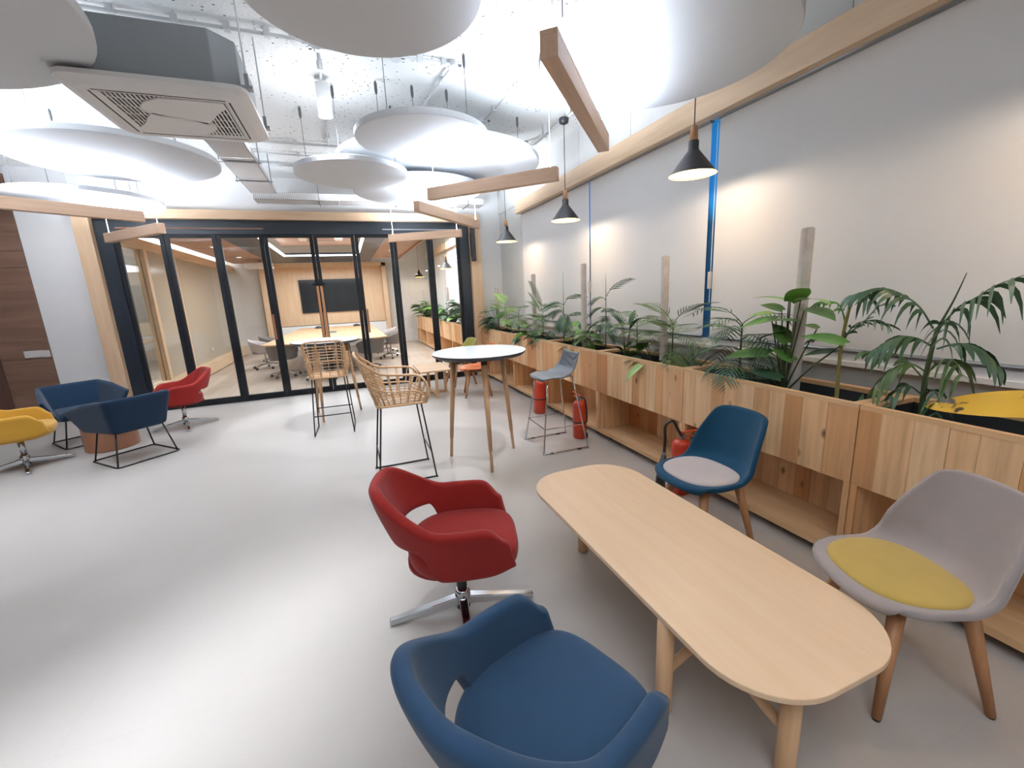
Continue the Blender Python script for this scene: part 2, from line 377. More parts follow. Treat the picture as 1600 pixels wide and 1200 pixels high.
# window ledge and lower frame
struct('trim_2', MB().box((WX-.045, .95, 1.045), (WX+.01, 7.02, 1.075)).box((WX-.03, .95, 1.075), (WX+.02, 7.02, 1.125)), M['white'])
yy = [.93, 2.9, 4.83, 7.02]
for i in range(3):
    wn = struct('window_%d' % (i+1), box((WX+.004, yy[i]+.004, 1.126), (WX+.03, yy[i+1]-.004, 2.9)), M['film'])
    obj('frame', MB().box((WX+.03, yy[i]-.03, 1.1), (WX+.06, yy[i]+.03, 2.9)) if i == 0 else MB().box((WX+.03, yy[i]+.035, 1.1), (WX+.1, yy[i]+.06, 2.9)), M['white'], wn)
# roller blinds, lowered, with narrow gaps between them
spots = [(.98, 2.862, 'wide pale grey roller blind nearest the camera behind the tall coir pole'),
         (2.945, 4.81, 'middle pale grey roller blind between the two blue gaps'),
         (4.84, 6.99, 'farthest pale grey roller blind next to the concrete column')]
for y0, y1, lb in spots:
    b = thing('roller_blind', lb, 'blind', (WX-.035, (y0+y1)/2, 1.13), 0, 'roller blinds on the window wall')
    h = (y1-y0)/2
    obj('cloth', box((-.002, -h, .02), (.002, h, 1.74)), M['blind'], b)
    obj('weight_bar', MB().tube([(0, -h, .012), (0, h, .012)], .013, 8), M['steel'], b)
    obj('roller', MB().tube([(0, -h, 1.745), (0, h, 1.745)], .025, 10), M['steel'], b)
    obj('chain', MB().tube([(-.012, h+.012, .3), (-.012, h+.012, 1.7)], .003, 6), M['whitecable'], b)
    obj('chain_weight', box((-.03, h+.002, .42), (-.004, h+.026, .56)), M['switch'], b, bevel=.003)

# ---------------------------------------------------------------- glass partition
# beech surround (structure) and dark header
tr = struct('trim_3', MB().box((-3.44, 8.06, 0), (-3.25, 8.34, 3.03)), M['beech'], bevel=.004)
struct('trim_4', MB().box((2.30, 8.06, 0), (2.5, 8.34, 3.03)), M['beech'], bevel=.004)
struct('trim_5', MB().box((-3.44, 8.058, 2.9), (2.5, 8.342, 3.032)), M['beechx'], bevel=.004)
hd = struct('trim_6', MB().box((-3.25, 8.16, 2.69), (2.30, 8.27, 2.9)).box((-3.25, 8.16, 0), (-3.06, 8.27, 2.69)).box((2.12, 8.16, 0), (2.30, 8.27, 2.69)), M['navytrim'])
obj('sill', box((-3.25, 8.17, 0), (2.3, 8.26, .022)), M['black'], hd)
obj('track', box((-3.0, 8.152, 2.765), (-1.1, 8.162, 2.785)), M['copper'], hd)
obj('track', box((.75, 8.152, 2.765), (2.1, 8.162, 2.785)), M['steel'], hd)
X = [-3.06, -2.445, -1.772, -1.122, -.385, .267, .91, 1.56, 2.12]
for i in range(8):
    d = bpy.data.objects.new('door_%d' % (i+1), None); C.objects.link(d); d['kind'] = 'structure'
    d.location = ((X[i]+X[i+1])/2, 8.2, 0); hw = (X[i+1]-X[i])/2
    st = .06
    a = MB().box((-hw+.003, -.025, .025), (-hw+st, .025, 2.69)).box((hw-st, -.025, .025), (hw-.003, .025, 2.69))
    a.box((-hw+st, -.025, .025), (hw-st, .025, .10)).box((-hw+st, -.025, 2.64), (hw-st, .025, 2.69))
    obj('frame', a, M['black'], d)
    obj('pane', box((-hw+st-.005, -.005, .095), (hw-st+.005, .005, 2.645)), M['glass'], d)
    if i == 3: obj('handle', MB().box((hw-.05, -.085, .75), (hw-.012, -.05, 1.85)).box((hw-.045, -.055, .85), (hw-.02, -.02, .88)).box((hw-.045, -.055, 1.7), (hw-.02, -.02, 1.73)), M['chairleg'], d, label='long brown wooden pull handle')
    if i == 4: obj('handle', MB().box((-hw+.012, -.085, .75), (-hw+.05, -.05, 1.85)).box((-hw+.02, -.055, .85), (-hw+.045, -.02, .88)).box((-hw+.02, -.055, 1.7), (-hw+.045, -.02, 1.73)), M['chairleg'], d, label='long brown wooden pull handle')
    if i == 3 or i == 4:
        s_ = 1 if i == 3 else -1
        obj('bolt', box((s_*(hw-.07)-.03, -.06, 1.86), (s_*(hw-.07)+.03, -.02, 1.9)), M['black'], d)
    if i == 2: obj('handle', box((hw-.05, -.045, 1.0), (hw-.02, -.02, 1.42)), M['copper'], d, label='short brown finger pull')
    if i == 6: obj('handle', box((-hw-.6+.02, -.045, 1.0), (-hw-.6+.05, -.02, 1.42)), M['copper'], d, label='short brown finger pull')
t = thing('door_closer', 'black door closer box on the right jamb of the glass partition', 'door closer', (2.345, 8.06, 2.2))
obj('housing', box((-.04, -.07, 0), (.04, 0, .62)), M['blackp'], t, bevel=.01)
obj('cover_strip', box((-.05, -.05, .08), (-.04, -.01, .5)), M['blackm'], t)

# switch plates on the brown boards, socket on the planter comes later
t = thing('light_switch', 'wide white switch plate on the brown boarded wall', 'switch', (-4.28, 8.197, 1.04))
obj('plate', box((-.11, -.008, -.05), (.11, 0, .05)), M['switch'], t, bevel=.003)
for k in range(3): obj('rocker', box((-.095+k*.065, -.013, -.035), (-.04+k*.065, -.007, .035)), M['switch'], t)
t = thing('light_switch', 'square white switch plate right of the wide one on brown boards', 'switch', (-4.135, 8.197, 1.035))
obj('plate', box((-.05, -.008, -.05), (.03, 0, .05)), M['switch'], t, bevel=.003)
for k in range(2): obj('rocker', box((-.043+k*.034, -.013, -.035), (-.012+k*.034, -.007, .035)), M['switch'], t)

# ---------------------------------------------------------------- meeting room behind the glass
BY = 16.0
struct('wall_back', MB().box((-5.4, BY, 0), (3.1, BY+.15, CZ)), M['grey_wall'])
wb2 = bpy.data.objects['wall_back.002']
for (x0, x1) in ((-3.25, -2.5), (1.45, 2.2), (2.205, 2.95)):
    for (z0, z1) in ((.02, .855), (.86, 2.7), (2.705, 3.4)):
        obj('panel', box((x0, BY-.012, z0), (x1-.006, BY+.01, z1-.006)), M['grey_wall'], wb2)
struct('wall_left', MB().box((-5.4, 8.3, 0), (-5.3, BY, CZ)), M['grey_wall'])
# timber framed beige glass on the left of the meeting room
lw = struct('trim_7', MB().box((-3.36, 8.35, .02), (-3.16, BY, .30)).box((-3.36, 8.35, 2.62), (-3.16, BY, 2.78)), M['beechy'], bevel=.004)
for y0 in (9.55, 10.95, 15.05): obj('post', box((-3.33, y0, .3), (-3.19, y0+.12 if y0 < 15 else y0+.3, 2.62)), M['beech'], lw)
for y0, y1 in ((8.36, 9.55), (9.67, 10.95), (11.07, 15.05)):
    obj('pane', box((-3.27, y0, .3), (-3.25, y1, 2.62)), M['glass'] if y0 < 9 else M['frost'], lw)
obj('cove', box((-3.33, 8.4, 2.785), (-3.3, 15.9, 3.2)), M['ledsoft'], lw, label='glowing white cove above the timber frame')
t = thing('wall_socket', 'small white socket behind the beige glass partition', 'socket', (-3.243, 12.6, .55))
obj('plate', box((0, -.09, -.035), (.008, .09, .035)), M['switch'], t); obj('outlet', box((.008, -.03, -.02), (.011, .03, .02)), M['steel'], t)
# timber portal with the screen wall
pw = struct('trim_8', MB().box((-2.43, BY-.28, .02), (-2.28, BY, 2.8)).box((1.27, BY-.28, .02), (1.42, BY, 2.8)).box((-2.43, BY-.28, 2.68), (1.42, BY, 2.82)), M['beech'], bevel=.004)
for k in range(3): obj('panel', box((-2.28+k*1.183, BY-.06, .82), (-2.28+(k+1)*1.183-.004, BY, 2.68)), M['beech'], pw)
obj('panel', box((-2.28, BY-.05, .02), (1.27, BY, .80)), M['white'], pw, label='white panel under the screen wall')
t = thing('wall_screen', 'large black flat screen on the timber wall of the meeting room', 'screen', (-.4, BY-.065, 1.22))
obj('bezel', box((-.97, -.05, 0), (.97, 0, 1.08)), M['blackp'], t, bevel=.008)
obj('display', box((-.95, -.054, .02), (.95, -.049, 1.06)), M['screen'], t)
# false ceiling: timber boards round a dark recessed tray
fc = struct('ceiling', MB().box((-3.1, 8.4, 2.86), (-1.85, 15.9, 2.9)).box((.85, 8.4, 2.86), (1.75, 15.0, 2.9)).box((-1.85, 14.3, 2.86), (.85, 15.0, 2.9)), M['copperwood'])
fc2 = struct('trim_9', MB().box((-1.85, 8.4, 2.72), (-1.3, 14.3, 2.78)).box((.45, 8.4, 2.72), (.85, 14.3, 2.78)).box((-1.3, 12.1, 2.72), (.45, 14.3, 2.78)).box((-1.85, 8.4, 2.78), (-1.8, 14.3, 2.9)).box((.8, 8.4, 2.78), (.85, 14.3, 2.9)).box((-1.85, 14.25, 2.78), (.85, 14.3, 2.9)), M['navytrim'])
for k in range(6): obj('board', box((-1.28, 8.45+k*.6, 2.96), (.43, 8.45+k*.6+.59, 2.99)), M['copperwood'], fc)
for k in range(14): obj('board', box((-3.09, 8.42+k*.53, 2.845), (-1.86, 8.42+k*.53+.522, 2.862)), M['copperwood'], fc)
for k in range(12): obj('board', box((.86, 8.42+k*.53, 2.845), (1.745, 8.42+k*.53+.522, 2.862)), M['copperwood'], fc)
struct('trim_10', box((1.745, 8.4, 2.8), (1.765, 15.0, 2.98)), M['copperwood'])
t = thing('linear_light', 'bright white rectangular light line in the dark meeting room ceiling', 'light', (-.41, 10.3, 2.70))
obj('side_tube', box((-.87, -1.8, 0), (-.82, 1.8, .03)), M['led'], t); obj('side_tube', box((.82, -1.8, 0), (.87, 1.8, .03)), M['led'], t)
obj('end_tube', box((-.82, 1.75, 0), (.82, 1.8, .03)), M['led'], t)
t = thing('ceiling_unit', 'pale ceiling air unit inside the meeting room light rectangle', 'air conditioner', (-.35, 10.6, 2.93))
obj('panel', box((-.45, -.45, 0), (.45, .45, .04)), M['acwhite'], t, bevel=.01); obj('grille', box((-.28, -.28, -.006), (.28, .28, .001)), M['copperwood'], t)
for k in range(2): obj('louver', box((-.3, -.38+k*.7, -.006), (.3, -.33+k*.7, .001)), M['acdark'], t)
for i, (x, y) in enumerate(((-2.5, 11.2), (-2.5, 13.6), (1.3, 12.3))):
    t = thing('recessed_light', ('small round downlight over the left meeting chairs', 'farther round downlight near the meeting room back wall', 'small white downlight right of the dark ceiling tray')[i], 'light', (x, y, 2.83), 0, 'meeting room downlights')
    obj('ring', MB().lathe([(.075, .015), (.075, 0), (.055, -.004), (.055, .01)], 20, caps=False), M['whitecable'], t); obj('lens', MB().lathe([(.055, 0), (.055, .008)], 20), M['ledsoft'], t)
# far lamp bodies on the left back ceiling
t = thing('ceiling_projector', 'small pale ceiling box left of the dark meeting ceiling tray', 'projector', (-2.2, 14.6, 2.6))
obj('housing', box((-.35, -.15, 0), (.35, .15, .16)), M['acwhite'], t, bevel=.02); obj('bracket', box((-.04, -.04, .16), (.04, .04, .245)), M['steel'], t)

# conference table and its chairs
t = thing('conference_table', 'long timber topped conference table behind the glass partition', 'table', (-.48, 12.8, 0))
top = [(-1.28, -2.65), (-1.1, -2.76), (0, -2.82), (1.1, -2.76), (1.28, -2.65), (1.2, 2.7), (-1.0, 2.7)]
obj('tabletop', MB().prism(top, .72, .75), M['conf'], t, bevel=.006)
for s_ in (-1.6, 1.6):
    obj('pedestal', box((-.45, s_-.3, .02), (.45, s_+.3, .72)), M['officeblack'], t, bevel=.01); obj('foot', box((-.6, s_-.4, 0), (.6, s_+.4, .03)), M['steel'], t)
obj('cable_box', box((-.15, -.4, .75), (.15, .4, .755)), M['steel'], t)
def office_chair(x, y, rz, mat, label):
    t = thing('office_chair', label, 'chair', (x, y, 0), rz, 'swivel chairs round the conference table')
    def sh(u, v):
        a = (u-.5)*R(250); k = .84+.2*v
        return (-.30*math.cos(a)*k if math.cos(a) > 0 else -.24*math.cos(a)*k, .3*math.copysign(abs(math.sin(a))**.8, a)*k, .4+(interp(abs(a), [0, R(70), R(125)], [.36, .27, .18]))*v)
    obj('shell', MB().grid(sh, 23, 6), M[mat], t, smooth=True, solid=.035, sub=1)
    obj('seat', MB().rings([[(x_*k, y_*k, z_) for x_, y_ in rrect(-.24, .26, -.25, .25, .1, 4)] for z_, k in ((.39, .9), (.41, 1), (.45, .98), (.47, .85))]), M['officegrey'], t, smooth=True)
    obj('column', MB().lathe([(.03, .1), (.03, .25), (.022, .25), (.022, .39)], 12), M['chrome'], t)
    for k in range(5):
        a = 2*math.pi*k/5 + .3; c, s_ = math.cos(a), math.sin(a)
        l = obj('leg', MB().tube([(0.02*c, .02*s_, .12), (.15*c, .15*s_, .11), (.3*c, .3*s_, .075)], .02, 6, r2=.012), M['chrome'], t)
        obj('caster', MB().tube([(.3*c-.02*s_, .3*s_+.02*c, .03), (.3*c+.02*s_, .3*s_-.02*c, .03)], .029, 10), M['blackp'], l)
for a in ((-1.42, 10.55, R(80), 'officegrey', 'grey bucket chair at the near left corner of the conference table'),
          (-.62, 9.6, R(95), 'officeblack', 'black leather chair at the near end of the conference table'),
          (.42, 10.35, R(110), 'officegrey', 'grey bucket chair at the near right corner of the conference table'),
          (-2.05, 12.2, R(0), 'greyc', 'pale chair with its back above the left table edge'),
          (-2.05, 13.6, R(0), 'officegrey', 'grey chair farther along the left table edge'),
          (1.0, 12.0, R(180), 'officegrey', 'grey chair behind the right conference table corner'),
          (1.0, 13.3, R(180), 'greyc', 'pale chair farther along the right table edge'),
          (-.35, 15.1, R(-90), 'officeblack', 'dark chair at the far end under the screen')):
    office_chair(*a)
for i, (x, y) in enumerate(((-.9, 15.1), (.25, 15.0))):
    t = thing('conference_phone', ('dark round device on the far left of the conference table', 'dark flat device on the far right of the conference table')[i], 'device', (x, y, .751))
    obj('housing', MB().lathe([(.11, 0), (.12, .02), (.06, .06), (0.01, .065)], 20), M['blackp'], t, smooth=True); obj('keypad', box((-.03, -.03, .063), (.03, .03, .069)), M['steel'], t)
# ---------------------------------------------------------------- ceiling: discs on wires
def k29(z): return (z-EYE)/1.3
def disc(cx, cy, r, z, label, th=.055, seed=0):
    k = k29(z); cx *= k; cy *= k; r *= k
    t = thing('ceiling_disc', label, 'ceiling panel', (cx, cy, z), 0, 'round white acoustic discs')
    obj('panel', MB().lathe([(r-.006, 0), (r, .006), (r, th-.006), (r-.006, th)], 72), M['disc'], t)
    for q in range(4):
        a = R(45+90*q+seed); x, y = .8*r*math.cos(a), .8*r*math.sin(a)
        wr = obj('wire', MB().tube([(x, y, th), (x, y, CZ-z-.01)], .003, 6), M['cable'], t)
        obj('hook', MB().lathe([(.008, 0), (.014, .03), (.014, .09), (.006, .11)], 8, c=(x, y, CZ-z-.12)), M['cable'], wr); obj('ferrule', MB().lathe([(.012, 0), (.012, .03)], 8, c=(x, y, th)), M['cable'], wr)
disc(.778, 3.996, .555, 2.97, 'mid-size ceiling disc, lowest of the cluster over the bar table')
disc(1.084, 4.804, 1.05, 3.06, 'large bright disc half hidden behind the mid-size disc', seed=20)
disc(1.05, 5.9, .80, 2.92, 'bright disc seen under the hanging beam behind the cluster', seed=10)
disc(.233, 5.245, .577, 2.88, 'grey looking disc left of the cluster near the wire trays', seed=30)
disc(-1.733, 5.095, .765, 3.02, 'glowing white disc below the ceiling air unit on the left', seed=15)
disc(-2.831, 7.061, .778, 2.85, 'low white disc above the long left hanging beam', seed=5)
disc(-2.025, 2.662, 1.072, 2.93, 'big grey disc cut by the top left corner', seed=12)
disc(.224, 2.244, .528, 2.78, 'dark grey disc at the top middle edge')
disc(1.905, 2.354, .715, 2.82, 'huge disc at the top right, bright beside the hanging beam', seed=25)

# hanging timber beams that throw light upward
def baffle(p, q, z, label, hw=.04, h=.12, k=1):
    d = Vector((q[0]-p[0], q[1]-p[1], 0)); L = d.length; a = math.atan2(d.y, d.x)
    t = thing('hanging_beam', label, 'light', ((p[0]+q[0])/2, (p[1]+q[1])/2, z), a, 'timber light beams on cords')
    obj('beam', MB().box((-L/2, -hw, 0), (L/2, hw, h-.02)).box((-L/2, -hw, h-.02), (L/2, -hw+.015, h)).box((-L/2, hw-.015, h-.02), (L/2, hw, h)).box((-L/2, -hw+.015, h-.02), (-L/2+.012, hw-.015, h)).box((L/2-.012, -hw+.015, h-.02), (L/2, hw-.015, h)), M['beam'], t, bevel=.002)
    obj('light_strip', box((-L/2+.03, -.02, h-.021), (L/2-.03, .02, h-.012)), M['led'], t, label='white light strip along the top')
    for s_ in (-1, 1): obj('cord', MB().tube([(s_*(L/2-.07), 0, h-.015), (s_*(L/2-.07), 0, CZ-z)], .004, 6), M['whitecable'], t)
    l = area('beam_uplight', (t.location.x, t.location.y, z+h+.004), L-.1, LED_W*L*k, LED_COL, (math.pi, 0, a), 165, .04)
baffle((.915, 1.83), (1.85, 2.87), 2.55, 'wide timber beam pointing at the camera under the huge disc', .039, .108)
baffle((.97, 4.88), (1.99, 3.86), 2.6, 'timber beam under the bright discs behind the first bar table')
baffle((.93, 5.5), (2.09, 6.83), 2.6, 'timber beam that runs toward the right glass partition jamb')
baffle((.80, 7.65), (1.86, 7.0), 2.50, 'short timber beam in front of the right glass panels')
baffle((-3.9, 5.05), (-2.1, 6.5), 2.6, 'long timber beam at the left edge below the low disc', k=1.6)
baffle((-3.55, 3.15), (-2.45, 4.25), 2.6, 'timber beam just outside the left edge below the corner disc')
baffle((-2.90, 7.6), (-1.99, 6.66), 2.50, 'short timber beam in front of the left glass panels')

# cassette air unit
t = thing('cassette_unit', 'big grey ceiling cassette air unit with white swirl grille', 'air conditioner', (-.89, 3.77, 2.85))
oc = lambda a, c: [(a-c, a), (-a+c, a), (-a, a-c), (-a, -a+c), (-a+c, -a), (a-c, -a), (a, -a+c), (a, a-c)]
obj('body', MB().prism(oc(.43, .12), .055, .36), M['acgrey'], t, bevel=.006)
pn = MB()
def sq(a, z, r=.09): return [(x, y, z) for x, y in rrect(-a, a, -a, a, r, 4)]
pn.rings([sq(.315, .012, .02), sq(.33, 0, .02), sq(.415, 0), sq(.455, .018), sq(.475, .03), sq(.475, .055), sq(.43, .058)], cap=False)
obj('panel', pn, M['acwhite'], t)
obj('recess', box((-.32, -.32, .012), (.32, .32, .02)), M['acdark'], t)
for q in range(4):
    a = q*math.pi/2
    obj('louver', MB().box((-.33, -.415, -.004), (.33, -.36, .004), Matrix.Rotation(a, 4, 'Z') @ Matrix.Translation((0, 0, .003))), M['acwhite'], t, bevel=.003)
    obj('slot', MB().box((-.335, -.357, -.001), (.335, -.347, .002), Matrix.Rotation(a, 4, 'Z')), M['acdark'], t)
sl = MB()
for k in range(27): sl.box((-.315+k*.0238, -.315, .002), (-.315+k*.0238+.010, .315, .008))
for k in range(5): sl.box((-.315, -.25+k*.125, .003), (.315, -.246+k*.125, .009))
o = obj('grille', sl, M['acwhite'], t); o['kind'] = 'stuff'
for s_ in (-1, 1):
    pts = [(s_*a*1.17, s_*b*1.17) for a, b in ((-.03, -.26), (.1, -.272), (.268, -.27), (.268, -.2), (.21, -.12), (.17, -.03), (.12, .06), (.05, .02), (-.04, -.01), (-.11, -.03), (-.155, -.06), (-.15, -.13), (-.11, -.2))]
    obj('swirl_plate', MB().prism(pts, -.004, .006), M['acwhite'], t, bevel=.002)
for sx, sy in ((1, 1), (1, -1), (-1, 1), (-1, -1)):
    r_ = obj('hanger_rod', MB().tube([(sx*.47, sy*.34, .1), (sx*.47, sy*.34, CZ-2.85)], .006, 6), M['galv'], t)
    obj('bracket', MB().box((sx*.43-.02, sy*.34-.025, .08), (sx*.43+.05*sx+.02, sy*.34+.025, .1)).box((sx*.47-.012, sy*.34-.012, .1), (sx*.47+.012, sy*.34+.012, .17)), M['steel'], r_)
# perforated cable trays
t = thing('cable_tray', 'perforated white cable tray running back from the air unit', 'cable tray', (-.94, 6.4, 3.2))
for k in range(3):
    y0 = -1.35+k*.87
    obj('section', MB().box((-.17, y0, 0), (.17, y0+.86, .004)).box((-.17, y0, 0), (-.166, y0+.86, .07)).box((.166, y0, 0), (.17, y0+.86, .07)), M['perf'], t)
    hgr = obj('hanger', MB().tube([(-.22, y0+.1, -.01), (.22, y0+.1, -.01)], .008, 6), M['steel'], t)
    obj('rod', MB().tube([(.2, y0+.1, -.03), (.2, y0+.1, CZ-3.2)], .005, 6).tube([(-.2, y0+.1, -.03), (-.2, y0+.1, CZ-3.2)], .005, 6), M['cable'], hgr)
t = thing('cable_tray', 'perforated white cable tray along the wall above the glass partition', 'cable tray', (.7, 7.86, 3.13))
for k in range(3):
    x0 = -1.8+k*1.2
    obj('section', MB().box((x0, -.16, 0), (x0+1.19, .16, .004)).box((x0, -.16, 0), (x0+1.19, -.156, .1)).box((x0, .156, 0), (x0+1.19, .16, .1)), M['perf'], t)
    hgr = obj('hanger', MB().tube([(x0+.9, -.21, -.01), (x0+.9, .21, -.01)], .008, 6), M['steel'], t)
    obj('rod', MB().tube([(x0+.9, -.19, -.05), (x0+.9, -.19, CZ-3.13)], .005, 6), M['cable'], hgr)
# conduits clipped under the slab
def conduit(pts, label, r=.013, clips=()):
    t = thing('conduit', label, 'pipe', pts[0], 0, 'painted conduits under the slab')
    P0 = Vector(pts[0]); loc = [Vector(p)-P0 for p in pts]
    obj('pipe', MB().tube(loc, r, 8), M['galv'], t, smooth=True)
    for i in range(len(loc)-1):
        d = loc[i+1]-loc[i]; n = max(1, int(d.length/.55))
        for k in range(n):
            p = loc[i]+d*(k+.5)/n; zz = CZ-P0.z
            obj('clip', MB().box((p.x-.022, p.y-.022, p.z-.018), (p.x+.022, p.y+.022, zz)), M['galv'], t)
zc = CZ-.035
conduit(cr([(-3.2, 3.8, zc), (-1.4, 3.95, zc), (-.2, 3.97, zc), (0, 4.07, zc), (.25, 4.0, zc), (1.1, 4.03, zc)], 4), 'long bent conduit crossing the ceiling in front of the downlight')
conduit([(.03, 4.1, zc), (.03, 6.3, zc)], 'straight conduit that carries the cylinder downlight')
conduit([(1.1, 4.05, zc), (.95, 5.2, zc)], 'short conduit slanting back from the round junction box')
conduit([(-1.2, 6.33, zc), (.5, 6.38, zc), (1.5, 6.4, zc)], 'nearest of the three cross conduits behind the grey disc', .016)
conduit([(-1.2, 6.8, zc), (1.6, 6.9, zc)], 'middle of the three cross conduits behind the grey disc', .01)
conduit([(-1.2, 7.3, zc), (1.8, 7.42, zc)], 'farthest thick cross conduit near the back wall', .02)
conduit([(1.8, 3.4, zc), (1.72, 5.1, zc)], 'thin dark conduit slanting beside the wide hanging beam', .007)
conduit([(2.5, -1.5, 3.44), (2.5, 7.2, 3.44)], 'long pipe along the window wall that holds the pendants')
for p, lb in (((.62, 4.05), 'small round junction box above the mid-size disc'), ((1.1, 4.05), 'round junction box where the conduit turns'), ((1.72, 5.15), 'dark junction box above the bright disc edge')):
    t = thing('junction_box', lb, 'junction box', (p[0], p[1], CZ-.05), 0, 'ceiling junction boxes')
    obj('housing', MB().lathe([(.04, 0), (.045, .01), (.045, .05)], 16), M['galv'], t); obj('gland', MB().tube([(.03, 0, .025), (.075, 0, .025)], .012, 8), M['cable'], t)
t = thing('cylinder_downlight', 'white cylinder downlight under the slab left of the discs', 'light', (.03, 4.62, 3.24))
obj('housing', MB().lathe([(.052, .012), (.06, 0), (.06, .27)], 24, caps=False), M['whitecable'], t, smooth=True); obj('lens', MB().lathe([(.05, .008), (.05, .012)], 20), M['led'], t)
obj('cap', MB().lathe([(.06, .27), (.02, .275), (.02, .29)], 24), M['whitecable'], t)

l = bpy.data.lights.new('cylinder_glow', 'POINT'); l.energy = 11; l.color = (.92, .98, 1.06); l.shadow_soft_size = .1; lo = bpy.data.objects.new('cylinder_glow', l); C.objects.link(lo); lo.location = (.03, 4.62, 3.1)  # added point light under the lens, brightens the slab around the cylinder
# pendants over the planters
def pendant(x, y, z, label, group='black cone pendants', power=9, top=3.43):
    t = thing('pendant_lamp', label, 'lamp', (x, y, z), 0, group)
    r = .165
    prof = [(r, 0), (.145, .025), (.045, .155), (.036, .17), (.036, .225), (.03, .228)]
    s_ = obj('lamp_shade', MB().lathe(prof, 40, caps=False), M['blackp'], t, smooth=True)
    ins = [(r-.001, .0005), (.142, .024), (.043, .151), (.02, .16)]
    obj('lining', MB().lathe(ins[::-1], 40, caps=False), M['shadein'], s_, smooth=True, label='warm gold inside of the shade')
    obj('wood_cap', MB().lathe([(.03, .225), (.022, .32), (.012, .325)], 20), M['chairleg'], t, smooth=True)
    obj('bulb', MB().lathe([(.012, .14), (.03, .1), (.036, .075), (.026, .05), (.004, .04)], 14), M['bulb'], t, smooth=True)
    obj('cord', MB().tube([(0, 0, .32), (0, 0, top-.04-z)], .004, 6), M['blackm'], t)
    obj('canopy', MB().lathe([(.006, top-.07-z), (.05, top-.05-z), (.055, top-.01-z), (.05, top-z)], 20), M['blackp'], t, smooth=True)
    l = bpy.data.lights.new('pendant_light', 'POINT'); l.energy = power; l.color = (1, .85, .68); l.shadow_soft_size = .04
    o = bpy.data.objects.new('pendant_light', l); C.objects.link(o); o.location = (x, y, z+.03)
for y, lb in ((2.65, 'black cone pendant nearest the camera over the planters'), (4.6, 'second black cone pendant, left of the middle blind'), (6.55, 'third black cone pendant beside the concrete column')):
    pendant(2.46, y, 2.37, lb)
pendant(2.46, .7, 2.37, 'black cone pendant above the planter end outside the right edge')
pendant(2.47, 11.0, 2.25, 'nearer cone pendant inside the meeting room', power=8, top=CZ)
pendant(2.47, 15.3, 2.25, 'farther cone pendant inside the meeting room', power=8, top=CZ)
# ---------------------------------------------------------------- pine planter benches
FX, BX, PT = 2.42, 2.83, .95
Yj = [.105, 1.36, 2.615, 3.87, 5.125, 6.38, 7.635, 8.19]
rp = random.Random(11)
def cuts(y0, y1, lo, hi):
    out = [y0]
    while out[-1] < y1-hi*1.2: out.append(out[-1]+rp.uniform(lo, hi))
    return out + [y1]
def planter(y0, y1, label, fx=FX, bx=BX, coarse=1):
    t = thing('planter_bench', label, 'planter', (0, (y0+y1)/2, 0), 0, 'pine planter benches along the windows')
    h = (y1-y0)/2 - .0025
    c = cuts(-h, h, .085*coarse, .165*coarse)
    for a, b in zip(c, c[1:]): obj('plank', box((fx-rp.uniform(0, .0025), a+.0008, .51), (fx+.018, b-.0008, .925)), M['pine'], t)
    for s_ in (-1, 1): obj('side_panel', box((fx+.018, s_*h-(.035 if s_ > 0 else 0), .06), (bx, s_*h+(0 if s_ > 0 else .035), .925)), M['pine'], t)
    for s_ in (-1, 1): obj('post', box((fx, s_*h-(.032 if s_ > 0 else 0), .1), (fx+.018, s_*h+(0 if s_ > 0 else .032), .51)), M['pine'], t)
    c = cuts(-h+.035, h-.035, .1*coarse, .17*coarse)
    for a, b in zip(c, c[1:]): obj('back_plank', box((bx-.03-rp.uniform(0, .004), a+.001, .1), (bx-.012, b-.001, .88)), M['pine'], t)
    n = 3
    for k in range(n):
        x0 = fx+(bx-.03-fx)*k/n; x1 = fx+(bx-.03-fx)*(k+1)/n
        obj('shelf_board', box((x0, -h, .06), (x1-.0015, h, .1)), M['pinerim'], t)
    obj('bottom_panel', box((fx+.02, -h+.035, .5), (bx-.03, h-.035, .515)), M['pine'], t)
    rim = MB().box((fx-.004, -h, .925), (fx+.03, h, .95)).box((bx-.05, -h, .925), (bx, h, .95)).box((fx+.03, -h, .925), (bx-.05, -h+.045, .95)).box((fx+.03, h-.045, .925), (bx-.05, h, .95))
    obj('rim', rim, M['pinerim'], t)
    obj('liner', MB().box((fx+.03, -h+.036, .6), (fx+.036, h-.036, .925)).box((bx-.056, -h+.036, .6), (bx-.05, h-.036, .925)).box((fx+.036, -h+.036, .6), (bx-.056, -h+.044, .925)).box((fx+.036, h-.044, .6), (bx-.056, h-.036, .925)), M['liner'], t)
    def so(u, v): return (fx+.036+(bx-.092-fx)*u, -h+.044+(2*h-.088)*v, .855+.012*math.sin(17*u+9*v)*math.cos(31*v))
    g = obj('soil', MB().grid(so, 7, 24), M['soil'], t, smooth=True); g['kind'] = 'stuff'
    for s_ in (-1, 1):
        for x in (fx+.1, bx-.1): obj('foot', MB().lathe([(.03, 0), (.03, .06)], 12, c=(x, s_*(h-.12), 0)), M['blackp'], t)
    return t
lbs = ['planter bench behind the grey chair at the right edge', 'planter bench behind the teal chair with a wide open shelf',
       'planter bench with the hose extinguisher before its shelf', 'planter bench behind the grey bar stool', 'planter bench right of the first bar table',
       'planter bench with the white wall socket', 'short planter bench end beside the beech jamb']
for i in range(7): planter(Yj[i], Yj[i+1], lbs[i])
t = thing('wall_socket', 'white socket on the back board of a planter shelf', 'socket', (2.795, 7.15, .37))
obj('plate', box((-.008, -.045, -.045), (0, .045, .045)), M['switch'], t, bevel=.002); obj('outlet', box((-.012, -.025, -.025), (-.008, .025, .025)), M['switch'], t)
